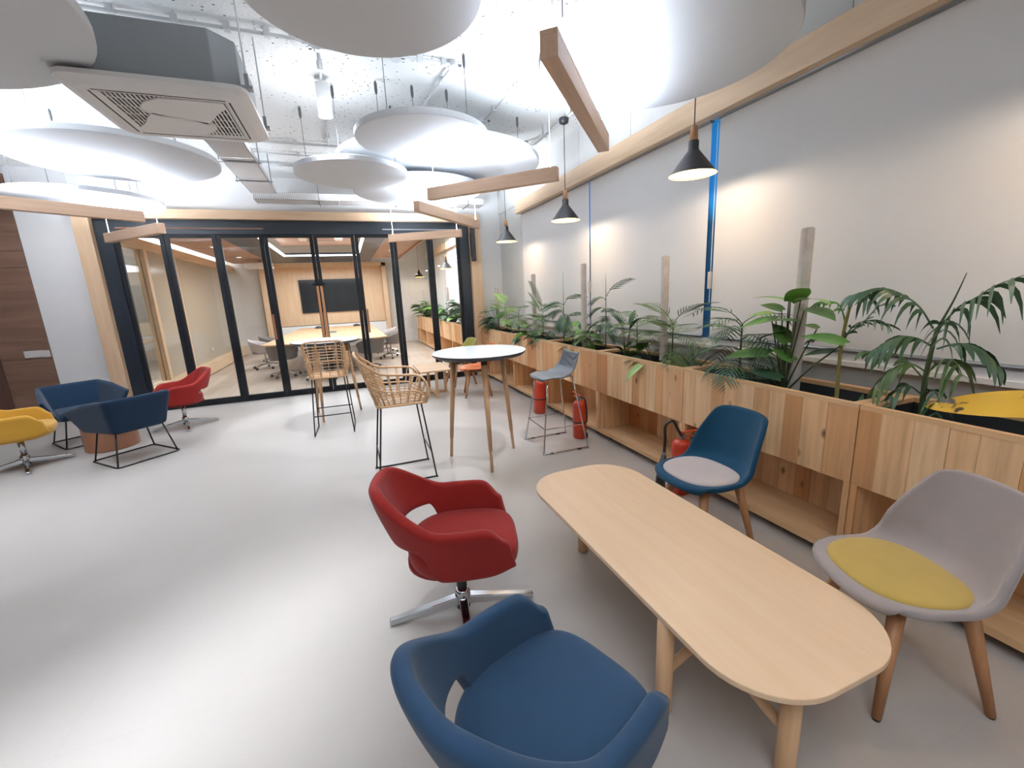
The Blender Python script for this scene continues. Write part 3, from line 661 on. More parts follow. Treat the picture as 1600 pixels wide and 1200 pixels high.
# meeting room planters
ym = [8.4, 10.2, 12.0, 13.8, 15.6]
for i in range(4): planter(ym[i], ym[i+1], ['meeting room planter bench nearest the glass', 'second meeting room planter bench from the glass', 'third meeting room planter bench from the glass', 'farthest meeting room planter bench by the back wall'][i], 2.3, 2.72, 1.6)

# ---------------------------------------------------------------- plants
rl = random.Random(5)
def leaf_mesh(name, L, W, droop, fold, m, kind='heart', n=9):
    mb = MB()
    def fn(u, v):
        if kind == 'heart': wd = W*math.sin(math.pi*min(1, u*.94+.10))**.75*(1-.35*u)*1.15
        elif kind == 'blade': wd = W*(math.sin(math.pi*min(1, .12+u*.88))**.7)
        else: wd = W*math.sin(math.pi*(.04+.96*u))**.8
        s_ = (v-.5)*2; a = droop*u
        x = L*(math.sin(a)/droop if abs(droop) > .01 else u) if True else 0
        z_ = -L*(1-math.cos(a))/droop if abs(droop) > .01 else 0
        return (x - (.1*L*abs(s_)*(1-u)**4 if kind == 'heart' else 0), s_*wd, z_ + abs(s_)*wd*fold)
    mb.grid(fn, n, 5); return mb.mesh(name, M[m], True)
LM = {}
def leaf(kind, m, L, W, droop, fold):
    key = (kind, m, round(L, 2), round(W, 3), round(droop, 1), fold)
    if key not in LM: LM[key] = leaf_mesh('leaf', L, W, droop, fold, m, kind)
    return LM[key]
def frond_mesh(L, n, ll, lw, droop, m, lean=0.9, hang=.5):
    mb = MB(); P = []
    for i in range(13):
        u = i/12; a = droop*u; P.append(Vector((L*math.sin(a)/droop, 0, -L*(1-math.cos(a))/droop)))
    mb.tube(P, .004, 5, r2=.0015)
    for i in range(n):
        u = .2+.8*(i+.5)/n; k = u*12; j = min(11, int(k)); p = P[j].lerp(P[j+1], k-j); tg = (P[j+1]-P[j]).normalized()
        l = ll*(math.sin(math.pi*(.18+.72*u))**.8)
        for s_ in (-1, 1):
            d = (tg*math.cos(lean) + Vector((0, s_, 0))*math.sin(lean)); nrm = tg.cross(Vector((0, 1, 0)))
            v = []
            for q in range(5):
                w_ = q/4; c = p + d*l*w_ + Vector((0, 0, -hang*l*w_*w_)); hw = lw*math.sin(math.pi*(.08+.9*w_))**.8
                v += [c + tg*hw, c - tg*hw]
            mb.add(v, [(2*q, 2*q+1, 2*q+3, 2*q+2) for q in range(4)])
    return mb.mesh('frond', M[m], True)
FM = {}
def frond(*a):
    if a not in FM: FM[a] = frond_mesh(*a)
    return FM[a]
def orient(az, el): return Matrix.Rotation(az, 4, 'Z') @ Matrix.Rotation(-el, 4, 'Y')
def put(name, me, t, p, az, el, roll=0, sc_=1, label=None):
    o = bpy.data.objects.new(name, me); C.objects.link(o); o.parent = t
    o.matrix_local = Matrix.Translation(p) @ orient(az, el) @ Matrix.Rotation(roll, 4, 'X') @ Matrix.Scale(sc_, 4)
    if label: o['label'] = label
    return o
GRP = 'plants in the window planters'
def palm(x, y, h, fr, label, m='palm', stemr=.008, z0=.86, spear=.0, ll=.16, lw=.007, n=11, hang=.45, stemmat='stem', lean=(0, 0)):
    """fr: (height on stem, azimuth deg, elevation deg, length, droop)"""
    t = thing('palm_plant', label, 'plant', (x, y, z0-.02), 0, GRP)
    top = Vector((lean[0], lean[1], h))
    obj('stem', MB().tube(cr([(0, 0, 0), (lean[0]*.3, lean[1]*.3, h*.5), top], 4), stemr, 7, r2=stemr*.55), M[stemmat], t, smooth=True)
    if spear: obj('spear', MB().tube([top, top+Vector((lean[0]*.8, lean[1]*.8, spear))], .004, 5, r2=.001), M['stem'], t)
    fr = list(fr)+[(fh*rl.uniform(.6, .95), az+rl.uniform(-45, 45), el*rl.uniform(.6, 1.1), L*rl.uniform(.65, .95), dr) for fh, az, el, L, dr in fr]
    for (fh, az, el, L, dr) in fr:
        if x+math.cos(R(az))*L*.85+.1 > 2.9: az = 180-az if abs(math.cos(R(az))) > .3 else az+25*math.copysign(1, math.sin(R(az)))
        q = fh; p = Vector((lean[0]*q, lean[1]*q, h*q))
        put('frond', frond(round(L, 2), n, ll, lw*1.5, dr, m, .9, hang), t, p, R(az), R(el))
    return t
def leafy(name, x, y, stems, label, m='leaf', z0=.86, cat='plant', kind='heart', dup=2):
    """stems: (az, el, reach, leaf length, leaf width, leaf az, leaf el)"""
    t = thing(name, label, cat, (x, y, z0-.02), 0, GRP)
    if kind == 'heart':
        ex = []
        for s_ in stems:
            for k in range(dup):
                ex.append((s_[0]+rl.uniform(-60, 60), min(86, max(12, s_[1]+rl.uniform(-22, 18))), s_[2]*rl.uniform(.6, 1.05), s_[3]*rl.uniform(.7, 1), s_[4]*rl.uniform(.7, 1), s_[5]+rl.uniform(-50, 50), s_[6]+rl.uniform(-10, 30))+tuple(s_[7:]))
        stems = list(stems)+ex
    for s_ in stems:
        az, el, re, L, W, la, le = s_[:7]; mm = s_[7] if len(s_) > 7 else m; base = s_[8] if len(s_) > 8 else (0, 0, 0)
        if x+math.cos(R(az))*math.cos(R(el))*re+max(0, math.cos(R(la)))*L+.03 > 2.9: az, la = (180-az if math.cos(R(az)) > 0 else az), (180-la if math.cos(R(la)) > 0 else la)
        d = Vector((math.cos(R(az))*math.cos(R(el)), math.sin(R(az))*math.cos(R(el)), math.sin(R(el))))
        e = Vector(base) + d*re; mid = Vector(base) + d*re*.5 + Vector((0, 0, re*.08))
        lf = put('leaf', leaf(kind, mm, L, W, .7, .18), t, e, R(la), R(le), rl.uniform(-.3, .3))
        st = obj('stalk', MB().tube([Vector(base), mid, e], .0045, 5, r2=.003), M['stem'], t)
    return t
def pole(x, y, h, label, r=.034, tilt=(0, 0)):
    t = thing('moss_pole', label, 'plant pole', (x, y, .84), 0, 'coir poles in the planters')
    m = MB(); P = [(tilt[0]*k/8, tilt[1]*k/8, h*k/8) for k in range(9)]
    m.tube(P, r, 14); obj('coir_wrap', m, M['moss'], t, smooth=False)
    obj('inner_tube', MB().tube([(tilt[0], tilt[1], h-.01), (tilt[0], tilt[1], h+.006)], r*.75, 12), M['switch'], t)
# -90 azimuth looks to the camera along the wall, 180 toward the room
pole(2.64, 1.88, 1.05, 'tallest coir pole, nearest the camera, wrapped by big pothos leaves', .036)
pole(2.64, 3.12, 1.0, 'second coir pole from the right, before the wide blind', .033)
pole(2.64, 4.52, 1.04, 'third coir pole, just left of the thin blue gap', .034)
pole(2.64, 5.98, 1.0, 'fourth coir pole, behind the feathery palms', .034)
pole(2.66, 7.75, .85, 'farthest coir pole, beside the concrete column', .034)

def frond_path(pts, n, ll, lw, m, hang, root, u0=.12):
    P = cr([Vector(p)-root for p in pts], 5); k_ = len(P)-1; mb = MB(); mb.tube(P, .005, 5, r2=.0018)
    for i in range(n):
        u = u0+(1-u0)*(i+.6)/n; k = u*k_; j = min(k_-1, int(k)); p = P[j].lerp(P[j+1], k-j); tg = (P[j+1]-P[j]).normalized()
        sd = tg.cross(Vector((0, 0, 1))).normalized(); l = ll*math.sin(math.pi*(.2+.68*u))**.7
        for s_ in (-1, 1):
            l2 = l*rl.uniform(.8, 1.15); d = (tg*.62+sd*s_*.72+Vector((0, 0, .1))).normalized(); v = []; hg = hang*rl.uniform(.7, 1.25)
            wv = (tg*.8+Vector((0, 0, .35))).normalized()
            for q in range(6):
                w_ = q/5; c = p+d*l2*w_*(1-.3*w_*hg)+Vector((0, 0, -hg*l2*w_*w_)); hw = lw*math.sin(math.pi*(.1+.88*w_))**.8
                v += [c+wv*hw, c-wv*hw]
            mb.add(v, [(2*q, 2*q+1, 2*q+3, 2*q+2) for q in range(5)])
    return mb.mesh('frond', M[m], True)
def path_palm(root, stem, r, fronds, label, spear=None, stemmat='stem'):
    root = Vector(root); t = thing('palm_plant', label, 'plant', root, 0, GRP)
    obj('stem', MB().tube(cr([Vector(p)-root for p in stem], 4), r, 8, r2=r*.6), M[stemmat], t, smooth=True)
    for pts, n, ll, lw, m, hang in fronds: obj('frond', frond_path(pts, n, ll, lw, m, hang, root), None, t)
    if spear: obj('spear', MB().tube(cr([Vector(p)-root for p in spear], 4), .006, 6, r2=.0015), M['stem'], t)
    return t
X0 = 2.62
w3 = lambda l, dx=0: [(X0+dx*i/max(1, len(l)-1), a, b) for i, (a, b) in enumerate(l)]
path_palm((X0, 1.2, .84), [(X0, 1.2, .84)]+w3([(1.202, 1.0), (1.205, 1.1), (1.199, 1.222), (1.191, 1.335)]), .014, [
    (w3([(1.206, 1.335), (1.263, 1.435), (1.336, 1.498), (1.423, 1.531), (1.548, 1.497)], -.06), 9, .19, .011, 'leafdark', .8),
    (w3([(1.176, 1.35), (1.121, 1.438), (1.062, 1.481), (.999, 1.534), (.90, 1.58)], -.05), 7, .20, .013, 'leafdark', 1.1),
    (w3([(1.2, 1.25), (1.25, 1.29), (1.31, 1.29), (1.38, 1.22)], -.12), 6, .15, .012, 'leafdark', .9),
    (w3([(1.18, 1.24), (1.11, 1.27), (1.04, 1.25), (.97, 1.17)], .05), 6, .15, .012, 'leafdark', .8),
    (w3([(1.203, 1.12), (1.26, 1.16), (1.32, 1.12), (1.36, 1.03)], -.1), 5, .14, .012, 'palm', .9),
    (w3([(1.2, 1.12), (1.14, 1.19), (1.08, 1.2), (1.03, 1.14)], -.1), 5, .15, .013, 'palm', 1.0),
    (w3([(1.205, 1.08), (1.3, 1.18), (1.38, 1.2), (1.46, 1.2)], -.04), 4, .13, .012, 'palm', .6),
    (w3([(1.2, 1.0), (1.15, 1.05), (1.1, 1.02), (1.08, .95)], -.14), 4, .12, .011, 'leafdark', .8),
    (w3([(1.2, 1.0), (1.25, 1.05), (1.29, 1.0), (1.3, .93)], -.12), 4, .12, .011, 'leafdark', .8),
    (w3([(1.19, 1.3), (1.15, 1.38), (1.12, 1.36), (1.1, 1.3)], -.14), 5, .16, .012, 'leafdark', 1.0)],
    'big drooping palm in the planter at the right edge', w3([(1.191, 1.33), (1.148, 1.466), (1.118, 1.591)]))
path_palm((X0, 1.6, .84), [(X0, 1.6, .84)]+w3([(1.601, .943), (1.607, 1.064), (1.606, 1.25), (1.592, 1.395), (1.58, 1.46)]), .012, [
    (w3([(1.606, 1.22), (1.551, 1.326), (1.462, 1.365), (1.36, 1.34)], -.04), 8, .10, .008, 'leafdark', .5),
    (w3([(1.598, 1.34), (1.65, 1.445), (1.74, 1.46), (1.8, 1.43)], .02), 6, .09, .008, 'leaf', .6),
    (w3([(1.603, 1.26), (1.523, 1.35), (1.479, 1.43), (1.44, 1.44)], .08), 7, .09, .006, 'leafdark', .3),
    (w3([(1.583, 1.44), (1.524, 1.506), (1.47, 1.46)], -.02), 4, .10, .011, 'leafdark', .9),
    (w3([(1.6, 1.2), (1.66, 1.26), (1.74, 1.24)], -.06), 6, .09, .007, 'leafdark', .4)],
    'young palm on a pale cane beside the tall coir pole', stemmat='stempale')
leafy('leafy_sprout', 2.58, 1.46, [(0, 80, .03, .11, .012, 10, 70), (90, 40, .05, .09, .02, 90, 20), (-90, 40, .05, .1, .025, -80, 15), (180, 50, .04, .08, .02, 170, 30)], 'tiny dark sprout in soil near the planter junction', 'leafdark', kind='blade')
def placed_pothos(root, leaves, label):
    root = Vector(root); t = thing('pothos', label, 'plant', root, 0, GRP)
    for (a, b, c, d, W, m, dx) in leaves:
        p = Vector((X0-.06+dx, a, b)); q = Vector((X0-.06+dx-.35*abs(c-a), c, d)); v = q-p; L = v.length
        put('leaf', leaf_mesh('leaf', L, W, .5, .12, m, 'heart', 10), t, p-root, math.atan2(v.y, v.x), math.asin(v.z/L)+.2, rl.uniform(-.5, .1))
        mid = (p+Vector((root.x, root.y, root.z+.1)))/2 + Vector((0, 0, -.02))
        obj('stalk', MB().tube(cr([Vector((0, 0, .02)), mid-root, p-root], 4), .0055, 6, r2=.0035), M['stem'], t, smooth=True)
    return t
placed_pothos((2.6, 1.92, .84), [(1.903, 1.465, 2.115, 1.498, .062, 'leafbright', 0), (1.891, 1.465, 1.72, 1.55, .06, 'leafbright', 0), (1.828, 1.473, 1.58, 1.462, .05, 'leaflight', 0),
    (1.799, 1.42, 1.56, 1.374, .07, 'leaf', 0), (1.823, 1.349, 2.05, 1.327, .06, 'leaf', -.03), (1.965, 1.356, 2.2, 1.28, .05, 'leaf', -.02), (1.944, 1.409, 2.073, 1.448, .05, 'leafbright', 0),
    (1.906, 1.273, 2.08, 1.21, .06, 'leafdark', 0), (1.893, 1.21, 1.978, 1.33, .07, 'leaf', 0), (1.712, 1.309, 1.79, 1.33, .05, 'leaflight', 0), (1.56, 1.235, 1.77, 1.27, .07, 'leafbright', 0),
    (1.992, 1.13, 2.28, 1.077, .07, 'leaf', -.03), (1.965, 1.05, 2.178, 1.085, .06, 'leafdark', -.02), (1.637, 1.18, 1.794, 1.135, .03, 'leafdark', .05), (1.9, .98, 2.1, 1.01, .05, 'leafdark', -.02),
    (2.05, 1.38, 2.2, 1.36, .05, 'leaflight', .04), (1.86, 1.1, 1.98, 1.18, .06, 'leaf', .02), (2.02, .96, 2.2, .94, .04, 'leafdark', .02)], 'large pothos with glossy leaves around the tallest coir pole')
palm(2.62, 2.28, .46, [(1, 95, 50, .5, 1.5), (1, -85, 45, .4, 1.4), (.95, 180, 50, .32, 1.5), (.85, 60, 35, .4, 1.6), (.8, -110, 30, .36, 1.6), (.6, 120, 25, .4, 1.5), (.55, -70, 20, .34, 1.6), (.45, 200, 20, .3, 1.6)],
     'thin dark palm between the blue gap and the tallest coir pole', 'leafdark', .010, ll=.17, lw=.005, n=9, hang=.25)
leafy('sword_plant', 2.56, 2.66, [(80, 75, .03, .30, .016, 60, 80), (-80, 70, .03, .34, .016, -60, 66), (150, 75, .03, .24, .015, 170, 75), (-30, 75, .03, .26, .014, -20, 82), (110, 60, .03, .34, .014, 100, 58)], 'stiff sword leaved plant by the planter rim below the blue gap', 'leafdark', kind='blade')
palm(2.62, 2.98, .42, [(1, 100, 60, .4, 1.1), (1, -80, 60, .4, 1.1), (.9, 170, 50, .34, 1.2), (.9, 20, 45, .34, 1.3), (.7, 90, 30, .34, 1.4), (.7, -90, 30, .36, 1.4), (.5, -120, 20, .3, 1.5)],
     'fine areca palm right of the second coir pole', 'palm', .009, ll=.2, lw=.0045, n=11, hang=.15)
leafy('pothos', 2.6, 3.2, [(100, 60, .24, .24, .07, 105, -5, 'leafbright', (0, .02, .05)), (110, 30, .2, .22, .075, 110, 0, 'leaf', (0, .02, .08)), (-80, 45, .2, .2, .07, -80, -5, 'leaf'), (200, 20, .2, .22, .05, 160, -30, 'leaflight'), (-90, 20, .2, .2, .06, -100, -10, 'leafdark'), (150, 40, .16, .18, .06, 130, 0, 'leafdark')], 'low pothos around the foot of the second coir pole')
leafy('dracaena', 2.6, 3.62, [(20, 80, .38, .2, .03, 30, 70), (200, 82, .4, .22, .03, 160, 60), (100, 80, .38, .2, .03, 100, 55), (-90, 80, .36, .2, .03, -80, 55), (90, 75, .18, .16, .028, 100, 50), (-70, 75, .2, .17, .03, -80, 45), (180, 70, .14, .16, .03, 180, 40)], 'slim upright dracaena between the second and third coir poles', 'leafdark', kind='blade')
palm(2.64, 3.5, .4, [(1, -90, 50, .36, 1.5), (1, 80, 60, .3, 1.3), (.9, 160, 45, .28, 1.5)], 'small arching palm left of the second coir pole', 'palm', .007, ll=.11, lw=.006, n=8)
palm(2.62, 4.02, .66, [(1, -80, 55, .42, 1.0), (.95, 100, 40, .28, 1.7), (.8, 110, 30, .28, 1.7), (.75, -90, 25, .38, 1.3), (.6, 130, 20, .26, 1.6), (.6, -120, 25, .28, 1.7)],
     'tall thin stemmed palm right of the thin blue gap', 'leafdark', .007, spear=.25, ll=.1, lw=.006, n=10, hang=.5)
leafy('pothos', 2.6, 4.5, [(100, 70, .34, .14, .05, 60, 40, 'leaf'), (110, 55, .26, .2, .06, 120, 0, 'leaf'), (-80, 60, .26, .19, .06, -85, 5, 'leafbright'), (180, 65, .22, .17, .06, 170, 10, 'leafbright'), (-100, 40, .2, .2, .06, -95, -10, 'leaf'), (140, 30, .18, .2, .06, 130, -10, 'leafdark'), (200, 30, .16, .18, .06, 190, -20, 'leaf'), (80, 35, .2, .18, .05, 80, -5, 'leafdark')], 'bushy pothos around the third coir pole')
palm(2.62, 4.34, .2, [(1, -90, 50, .26, 1.6), (1, 90, 50, .26, 1.6), (1, 180, 50, .24, 1.6), (.8, 0, 40, .24, 1.6), (1, -130, 60, .26, 1.3), (1, 130, 60, .26, 1.3)], 'low fern like palm by the planter rim under the third pole', 'palm', .006, ll=.09, lw=.006, n=9)
palm(2.62, 5.0, .56, [(1, -85, 50, .5, 1.3), (1, 105, 35, .42, 1.5), (.9, 180, 45, .34, 1.6), (.8, -110, 15, .34, 1.8), (.8, 60, 20, .36, 1.7)], 'palm with one long frond arching toward the third coir pole', 'leafdark', .008, spear=.42, ll=.13, lw=.008, n=10, hang=.55)
palm(2.6, 5.6, .46, [(1, 0, 80, .46, .4), (1, 100, 55, .42, 1.2), (1, -85, 50, .44, 1.3), (.8, 150, 40, .36, 1.4), (.8, -120, 30, .36, 1.5)], 'feathery palm right of the fourth coir pole', 'palm', .008, ll=.15, lw=.006, n=13, hang=.1)
leafy('dark_foliage', 2.58, 5.55, [(a, e, r, .2, .055, a+10, e-45) for a, e, r in ((100, 60, .2), (130, 40, .2), (180, 60, .16), (220, 45, .18), (-90, 50, .2), (-60, 60, .22), (60, 55, .2), (160, 30, .14), (-120, 35, .2))], 'dark broad leaves at the foot of the fourth coir pole', 'leafdark')
leafy('pothos', 2.6, 6.1, [(100, 60, .26, .2, .07, 110, 0, 'leafbright'), (150, 50, .24, .19, .06, 140, 0, 'leaf'), (200, 45, .2, .2, .06, 190, -10, 'leaf'), (-90, 40, .22, .2, .06, -100, -10, 'leafdark'), (80, 40, .22, .18, .06, 90, -5, 'leaf'), (170, 25, .18, .18, .06, 170, -20, 'leafdark')], 'bright pothos leaves left of the fourth coir pole')
palm(2.64, 6.62, .44, [(1, 95, 50, .34, 1.3), (1, -85, 50, .36, 1.3), (.9, 170, 45, .3, 1.4), (.8, 30, 40, .3, 1.5), (.7, -110, 30, .3, 1.5)], 'fine brownish palm between the two farthest coir poles', 'palm', .007, ll=.14, lw=.005, n=11, hang=.3)
palm(2.6, 7.1, .5, [(1, 100, 70, .36, .9), (1, 140, 60, .3, 1.1), (.9, -90, 40, .3, 1.5)], 'upright light green palm beside the farthest coir pole', 'leaflight', .007, ll=.16, lw=.009, n=9, hang=.1)
leafy('pothos', 2.58, 7.55, [(100, 70, .5, .22, .07, 120, 10, 'leafbright'), (150, 68, .46, .2, .07, 160, 0, 'leaf'), (-90, 68, .44, .2, .07, -90, 0, 'leaf'), (190, 60, .36, .22, .07, 180, -20, 'leafdark'), (110, 50, .34, .2, .07, 110, -10, 'leaf'), (-70, 50, .3, .2, .07, -60, -20, 'leafdark'), (170, 40, .24, .2, .07, 150, -20, 'leaf'), (60, 60, .4, .2, .07, 60, -5, 'leafbright')], 'tall pothos in the corner beside the beech jamb')
palm(2.56, 7.7, .25, [(1, 140, 40, .34, 1.6), (1, 200, 40, .3, 1.6), (1, 100, 45, .3, 1.5), (1, 250, 45, .3, 1.5)], 'dark drooping fern palm in the corner beside the beech jamb', 'leafdark', .007, ll=.13, lw=.006, n=11, hang=.3)
# banana-like plant with the yellow leaf at the right edge
t = leafy('banana_plant', 2.6, .62, [(70, 80, .16, .3, .02, 90, 70), (180, 75, .1, .22, .03, 160, 30), (-60, 70, .3, .2, .06, -60, 30, 'leaflight')], 'banana plant with one big yellow leaf at the right edge', 'leafdark', kind='blade')
v = Vector((2.45, 1.13, .965))-Vector((2.55, .62, 1.09))
put('leaf', leaf_mesh('leaf', v.length, .07, .25, .1, 'leafyellow', 'blade', 14), t, Vector((2.55, .62, 1.09))-t.location, math.atan2(v.y, v.x), math.asin(v.z/v.length)+.12, -.75, label='large dying yellow leaf with dark spots')
obj('stalk', MB().tube([(0, 0, 0), (0, .03, .12), (0, .06, .25)], .014, 8, r2=.008), M['leafbrown'], t, smooth=True)
# meeting room plants
rm = random.Random(3)
mt = []
for i, y in enumerate((8.9, 9.7, 10.6, 11.5, 12.5, 13.5, 14.5, 15.2)):
    lb = ['first', 'second', 'third', 'fourth', 'fifth', 'sixth', 'seventh', 'last'][i]+' leafy plant from the glass in the meeting room planters'
    if i % 2 == 0:
        leafy('leafy_plant', 2.5, y, [(rm.uniform(0, 360), rm.uniform(35, 80), rm.uniform(.2, .5), .26, .08, rm.uniform(0, 360), rm.uniform(-20, 30), rm.choice(['leaf', 'leafdark', 'leafbright'])) for _ in range(16)], lb, dup=1)
    else:
        palm(2.5, y, .45, [(rm.uniform(.5, 1), rm.uniform(0, 360), rm.uniform(30, 70), .45, 1.3) for _ in range(9)], lb, rm.choice(['palm', 'leafdark']), .008, ll=.16, lw=.012, n=9)
for i, y in enumerate((9.3, 11.2, 14.9)):
    pole(2.5, y, .95, ['nearest', 'middle', 'farthest'][i]+' coir pole in the meeting room planters')
# ---------------------------------------------------------------- furniture
def cushion(outline, zs):     # zs: list of (z, scale)
    cx = sum(p[0] for p in outline)/len(outline); cy = sum(p[1] for p in outline)/len(outline)
    return MB().rings([[(cx+(x-cx)*k, cy+(y-cy)*k, z) for x, y in outline] for z, k in zs])
def superD(xb, xf, yw, n=40, p=2.6):
    out = []
    for i in range(n):
        a = 2*math.pi*i/n; c, s_ = math.cos(a), math.sin(a)
        q = p if c > 0 else min(p, 2.3); r = (abs(c)**q+abs(s_)**q)**(-1/q)
        x = r*c; out.append(((xf if x > 0 else xb)*x, yw*r*s_))
    return out
def tub_chair(x, y, rz, mat, label, base_rz=0, colmat='blackp'):
    t = thing('tub_chair', label, 'chair', (x, y, 0), rz)
    A = R(124)
    def sh(u, v):
        a = (u*2-1)*A; aa = abs(a); dg = math.degrees(aa)
        top = .60 + .17*(1-sstep((dg-18)/62)); top -= .085*sstep((dg-104)/18)**2
        bot = .505 if dg < 58 else .505-.155*sstep((dg-58)/14)
        bot += .03*sstep((dg-108)/14)
        z = bot+(top-bot)*v
        lean = .86+.20*sstep((z-.33)/.42)
        cx = -math.cos(a); px = (.30 if cx < 0 else .45)*cx; py = .27*math.copysign(abs(math.sin(a))**.75, a)
        rec = -.045*max(0, z-.5)/.25*max(0, math.cos(a)) 
        fw = .05*sstep((dg-92)/30)*(1-v)
        return (px*lean+rec+fw, py*(lean*.97+.03), z)
    obj('shell', MB().grid(sh, 61, 9), M[mat], t, smooth=True, solid=.052, sub=1)
    ol = superD(.245, .295, .25, 48, 3.6)
    obj('seat', cushion(ol, [(.335, .80), (.345, .93), (.37, .985), (.415, 1.0), (.44, .975), (.455, .90), (.461, .7), (.463, .3)]), M[mat], t, smooth=True, sub=1)
    obj('seat_base', cushion(superD(.25, .22, .2), [(.318, .9), (.325, 1), (.35, 1.0)]), M[mat], t, smooth=True)
    col = obj('column', MB().lathe([(.026, .13), (.026, .325)], 18), M[colmat], t, smooth=True)
    obj('collar', MB().lathe([(.036, .085), (.04, .09), (.04, .12), (.03, .14), (.027, .14)], 20), M['chrome'], col, smooth=True)
    obj('hub', MB().lathe([(.034, .03), (.036, .09), (.03, .095)], 18), M['blackp'], t)
    for q in range(4):
        a = base_rz - rz + q*math.pi/2; Mx = Matrix.Rotation(a, 4, 'Z')
        v = [(.02, -.024, .10), (.02, .024, .10), (.02, .024, .055), (.02, -.024, .055), (.37, -.017, .032), (.37, .017, .032), (.37, .017, .004), (.37, -.017, .004)]
        obj('leg', MB().add([Mx @ Vector(p) for p in v], [(0, 1, 2, 3), (4, 7, 6, 5), (0, 4, 5, 1), (1, 5, 6, 2), (2, 6, 7, 3), (3, 7, 4, 0)]), M['chrome'], t, bevel=.005)
    return t
tub_chair(.385, 1.905, R(-15), 'red', 'red fabric swivel tub chair beside the long coffee table', R(-8))
tub_chair(.385, .90, R(20), 'blue', 'blue fabric tub chair in the foreground at the bottom edge', R(20))
tub_chair(-3.40, 5.92, R(18), 'yellow', 'mustard yellow swivel tub chair cut by the left edge', R(28), 'chrome')
tub_chair(-2.24, 6.90, R(212), 'red', 'red swivel tub chair in front of the glass partition', R(20), 'chrome')

def shell_chair(x, y, rz, shellmat, cushmat, label, legmat='chairleg', h=0):
    t = thing('shell_chair', label, 'chair', (x, y, 0), rz)
    V = [0, .06, .14, .3, .45, .56, .66, .77, .88, .95, 1]
    PX = [.255, .262, .235, .11, -.04, -.15, -.215, -.255, -.285, -.30, -.305]; PZ = [.432, .447, .455, .45, .44, .447, .50, .61, .73, .80, .825]
    PW = [.165, .195, .215, .245, .25, .248, .24, .225, .205, .19, .172]
    FW = [-.075, -.07, -.055, 0, 0, .05, .10, .10, .07, .05, .035]; LF = [-.012, 0, .004, .012, .026, .07, .085, .05, .015, -.008, -.022]
    def sh(u, v):
        s_ = u*2-1; k = abs(s_)**2.3; w_ = interp(v, V, PW)
        return (interp(v, V, PX)+interp(v, V, FW)*k, w_*math.sin(s_*1.25)/math.sin(1.25), interp(v, V, PZ)+interp(v, V, LF)*k)
    obj('shell', MB().grid(sh, 19, 25), M[shellmat], t, smooth=True, solid=.03, sub=1)
    if cushmat:
        ol = [(-.135+.0, .0)]; ol = []
        for i in range(36):
            a = 2*math.pi*i/36; c, s_ = math.cos(a), math.sin(a); r = (abs(c)**2.7+abs(s_)**2.7)**(-1/2.7)
            xx = r*c; ol.append((.04+(.19 if xx > 0 else .19)*xx, .222*r*s_*(1-.1*max(0, xx))))
        obj('cushion', cushion(ol, [(.455, .97), (.465, 1.0), (.478, .985), (.486, .9), (.489, .5)]), M[cushmat], t, smooth=True, sub=1)
    obj('seat_mount', MB().prism(rrect(-.12, .12, -.12, .12, .03, 3), .405, .425), M['blackp'], t)
    for sx in (-1, 1):
        for sy in (-1, 1):
            p = (sx*.125-.01, sy*.125, .415); q = (sx*.205, sy*.205, .006)
            l = obj('leg', MB().tube([p, q], .028, 10, r2=.0155), M[legmat], t, smooth=True)
            obj('glide', MB().lathe([(.013, 0), (.013, .008)], 10, c=(q[0], q[1], 0)), M['blackp'], l)
    for s_ in (-1, 1): obj('crossbar', MB().tube([(-.125, s_*.125, .39), (.105, -s_*.125, .39)], .014, 8), M[legmat], t)
    return t
shell_chair(1.95, 1.9, R(179), 'teal', 'greyc', 'teal velvet shell chair with grey seat pad and wooden legs')
shell_chair(1.91, .853, R(158), 'greyv', 'olive', 'grey velvet shell chair with olive green seat pad at the right')
shell_chair(1.83, 6.53, R(168), 'orange', None, 'orange shell chair with wooden legs behind the first bar table')
shell_chair(1.80, 7.5, R(190), 'olivep', 'greyc', 'olive shell chair with pale seat pad by the glass partition')

# long coffee table
t = thing('coffee_table', 'long beech coffee table with rounded ends in the foreground', 'table', (1.288, 1.51, 0))
o = rrect(-.352, .352, -.872, .872, .25, 12)
obj('tabletop', MB().rings([[(x*k, y*(1-(1-k)*.4), z) for x, y in o] for z, k in ((.398, .985), (.401, .997), (.404, 1), (.419, 1), (.422, .997), (.4225, .99))]), M['tabletop'], t)
legs = [(-.325, -.43), (-.12, -.77), (-.08, .60), (.22, .25)]
for i, (x, y) in enumerate(legs): obj('leg', MB().lathe([(.029, 0), (.031, .01), (.031, .40)], 18, c=(x, y, 0)), M['legwood'], t, smooth=True)
obj('stretcher', MB().tube([(-.12, -.77, .17), (-.10, -.1, .30), (-.08, .60, .17)], .019, 12), M['legwood'], t, smooth=True)
obj('stretcher', MB().tube([(-.325, -.43, .17), (-.115, -.42, .245)], .019, 12), M['legwood'], t, smooth=True)
obj('stretcher', MB().tube([(.22, .25, .2), (-.09, .2, .29)], .019, 12), M['legwood'], t, smooth=True)

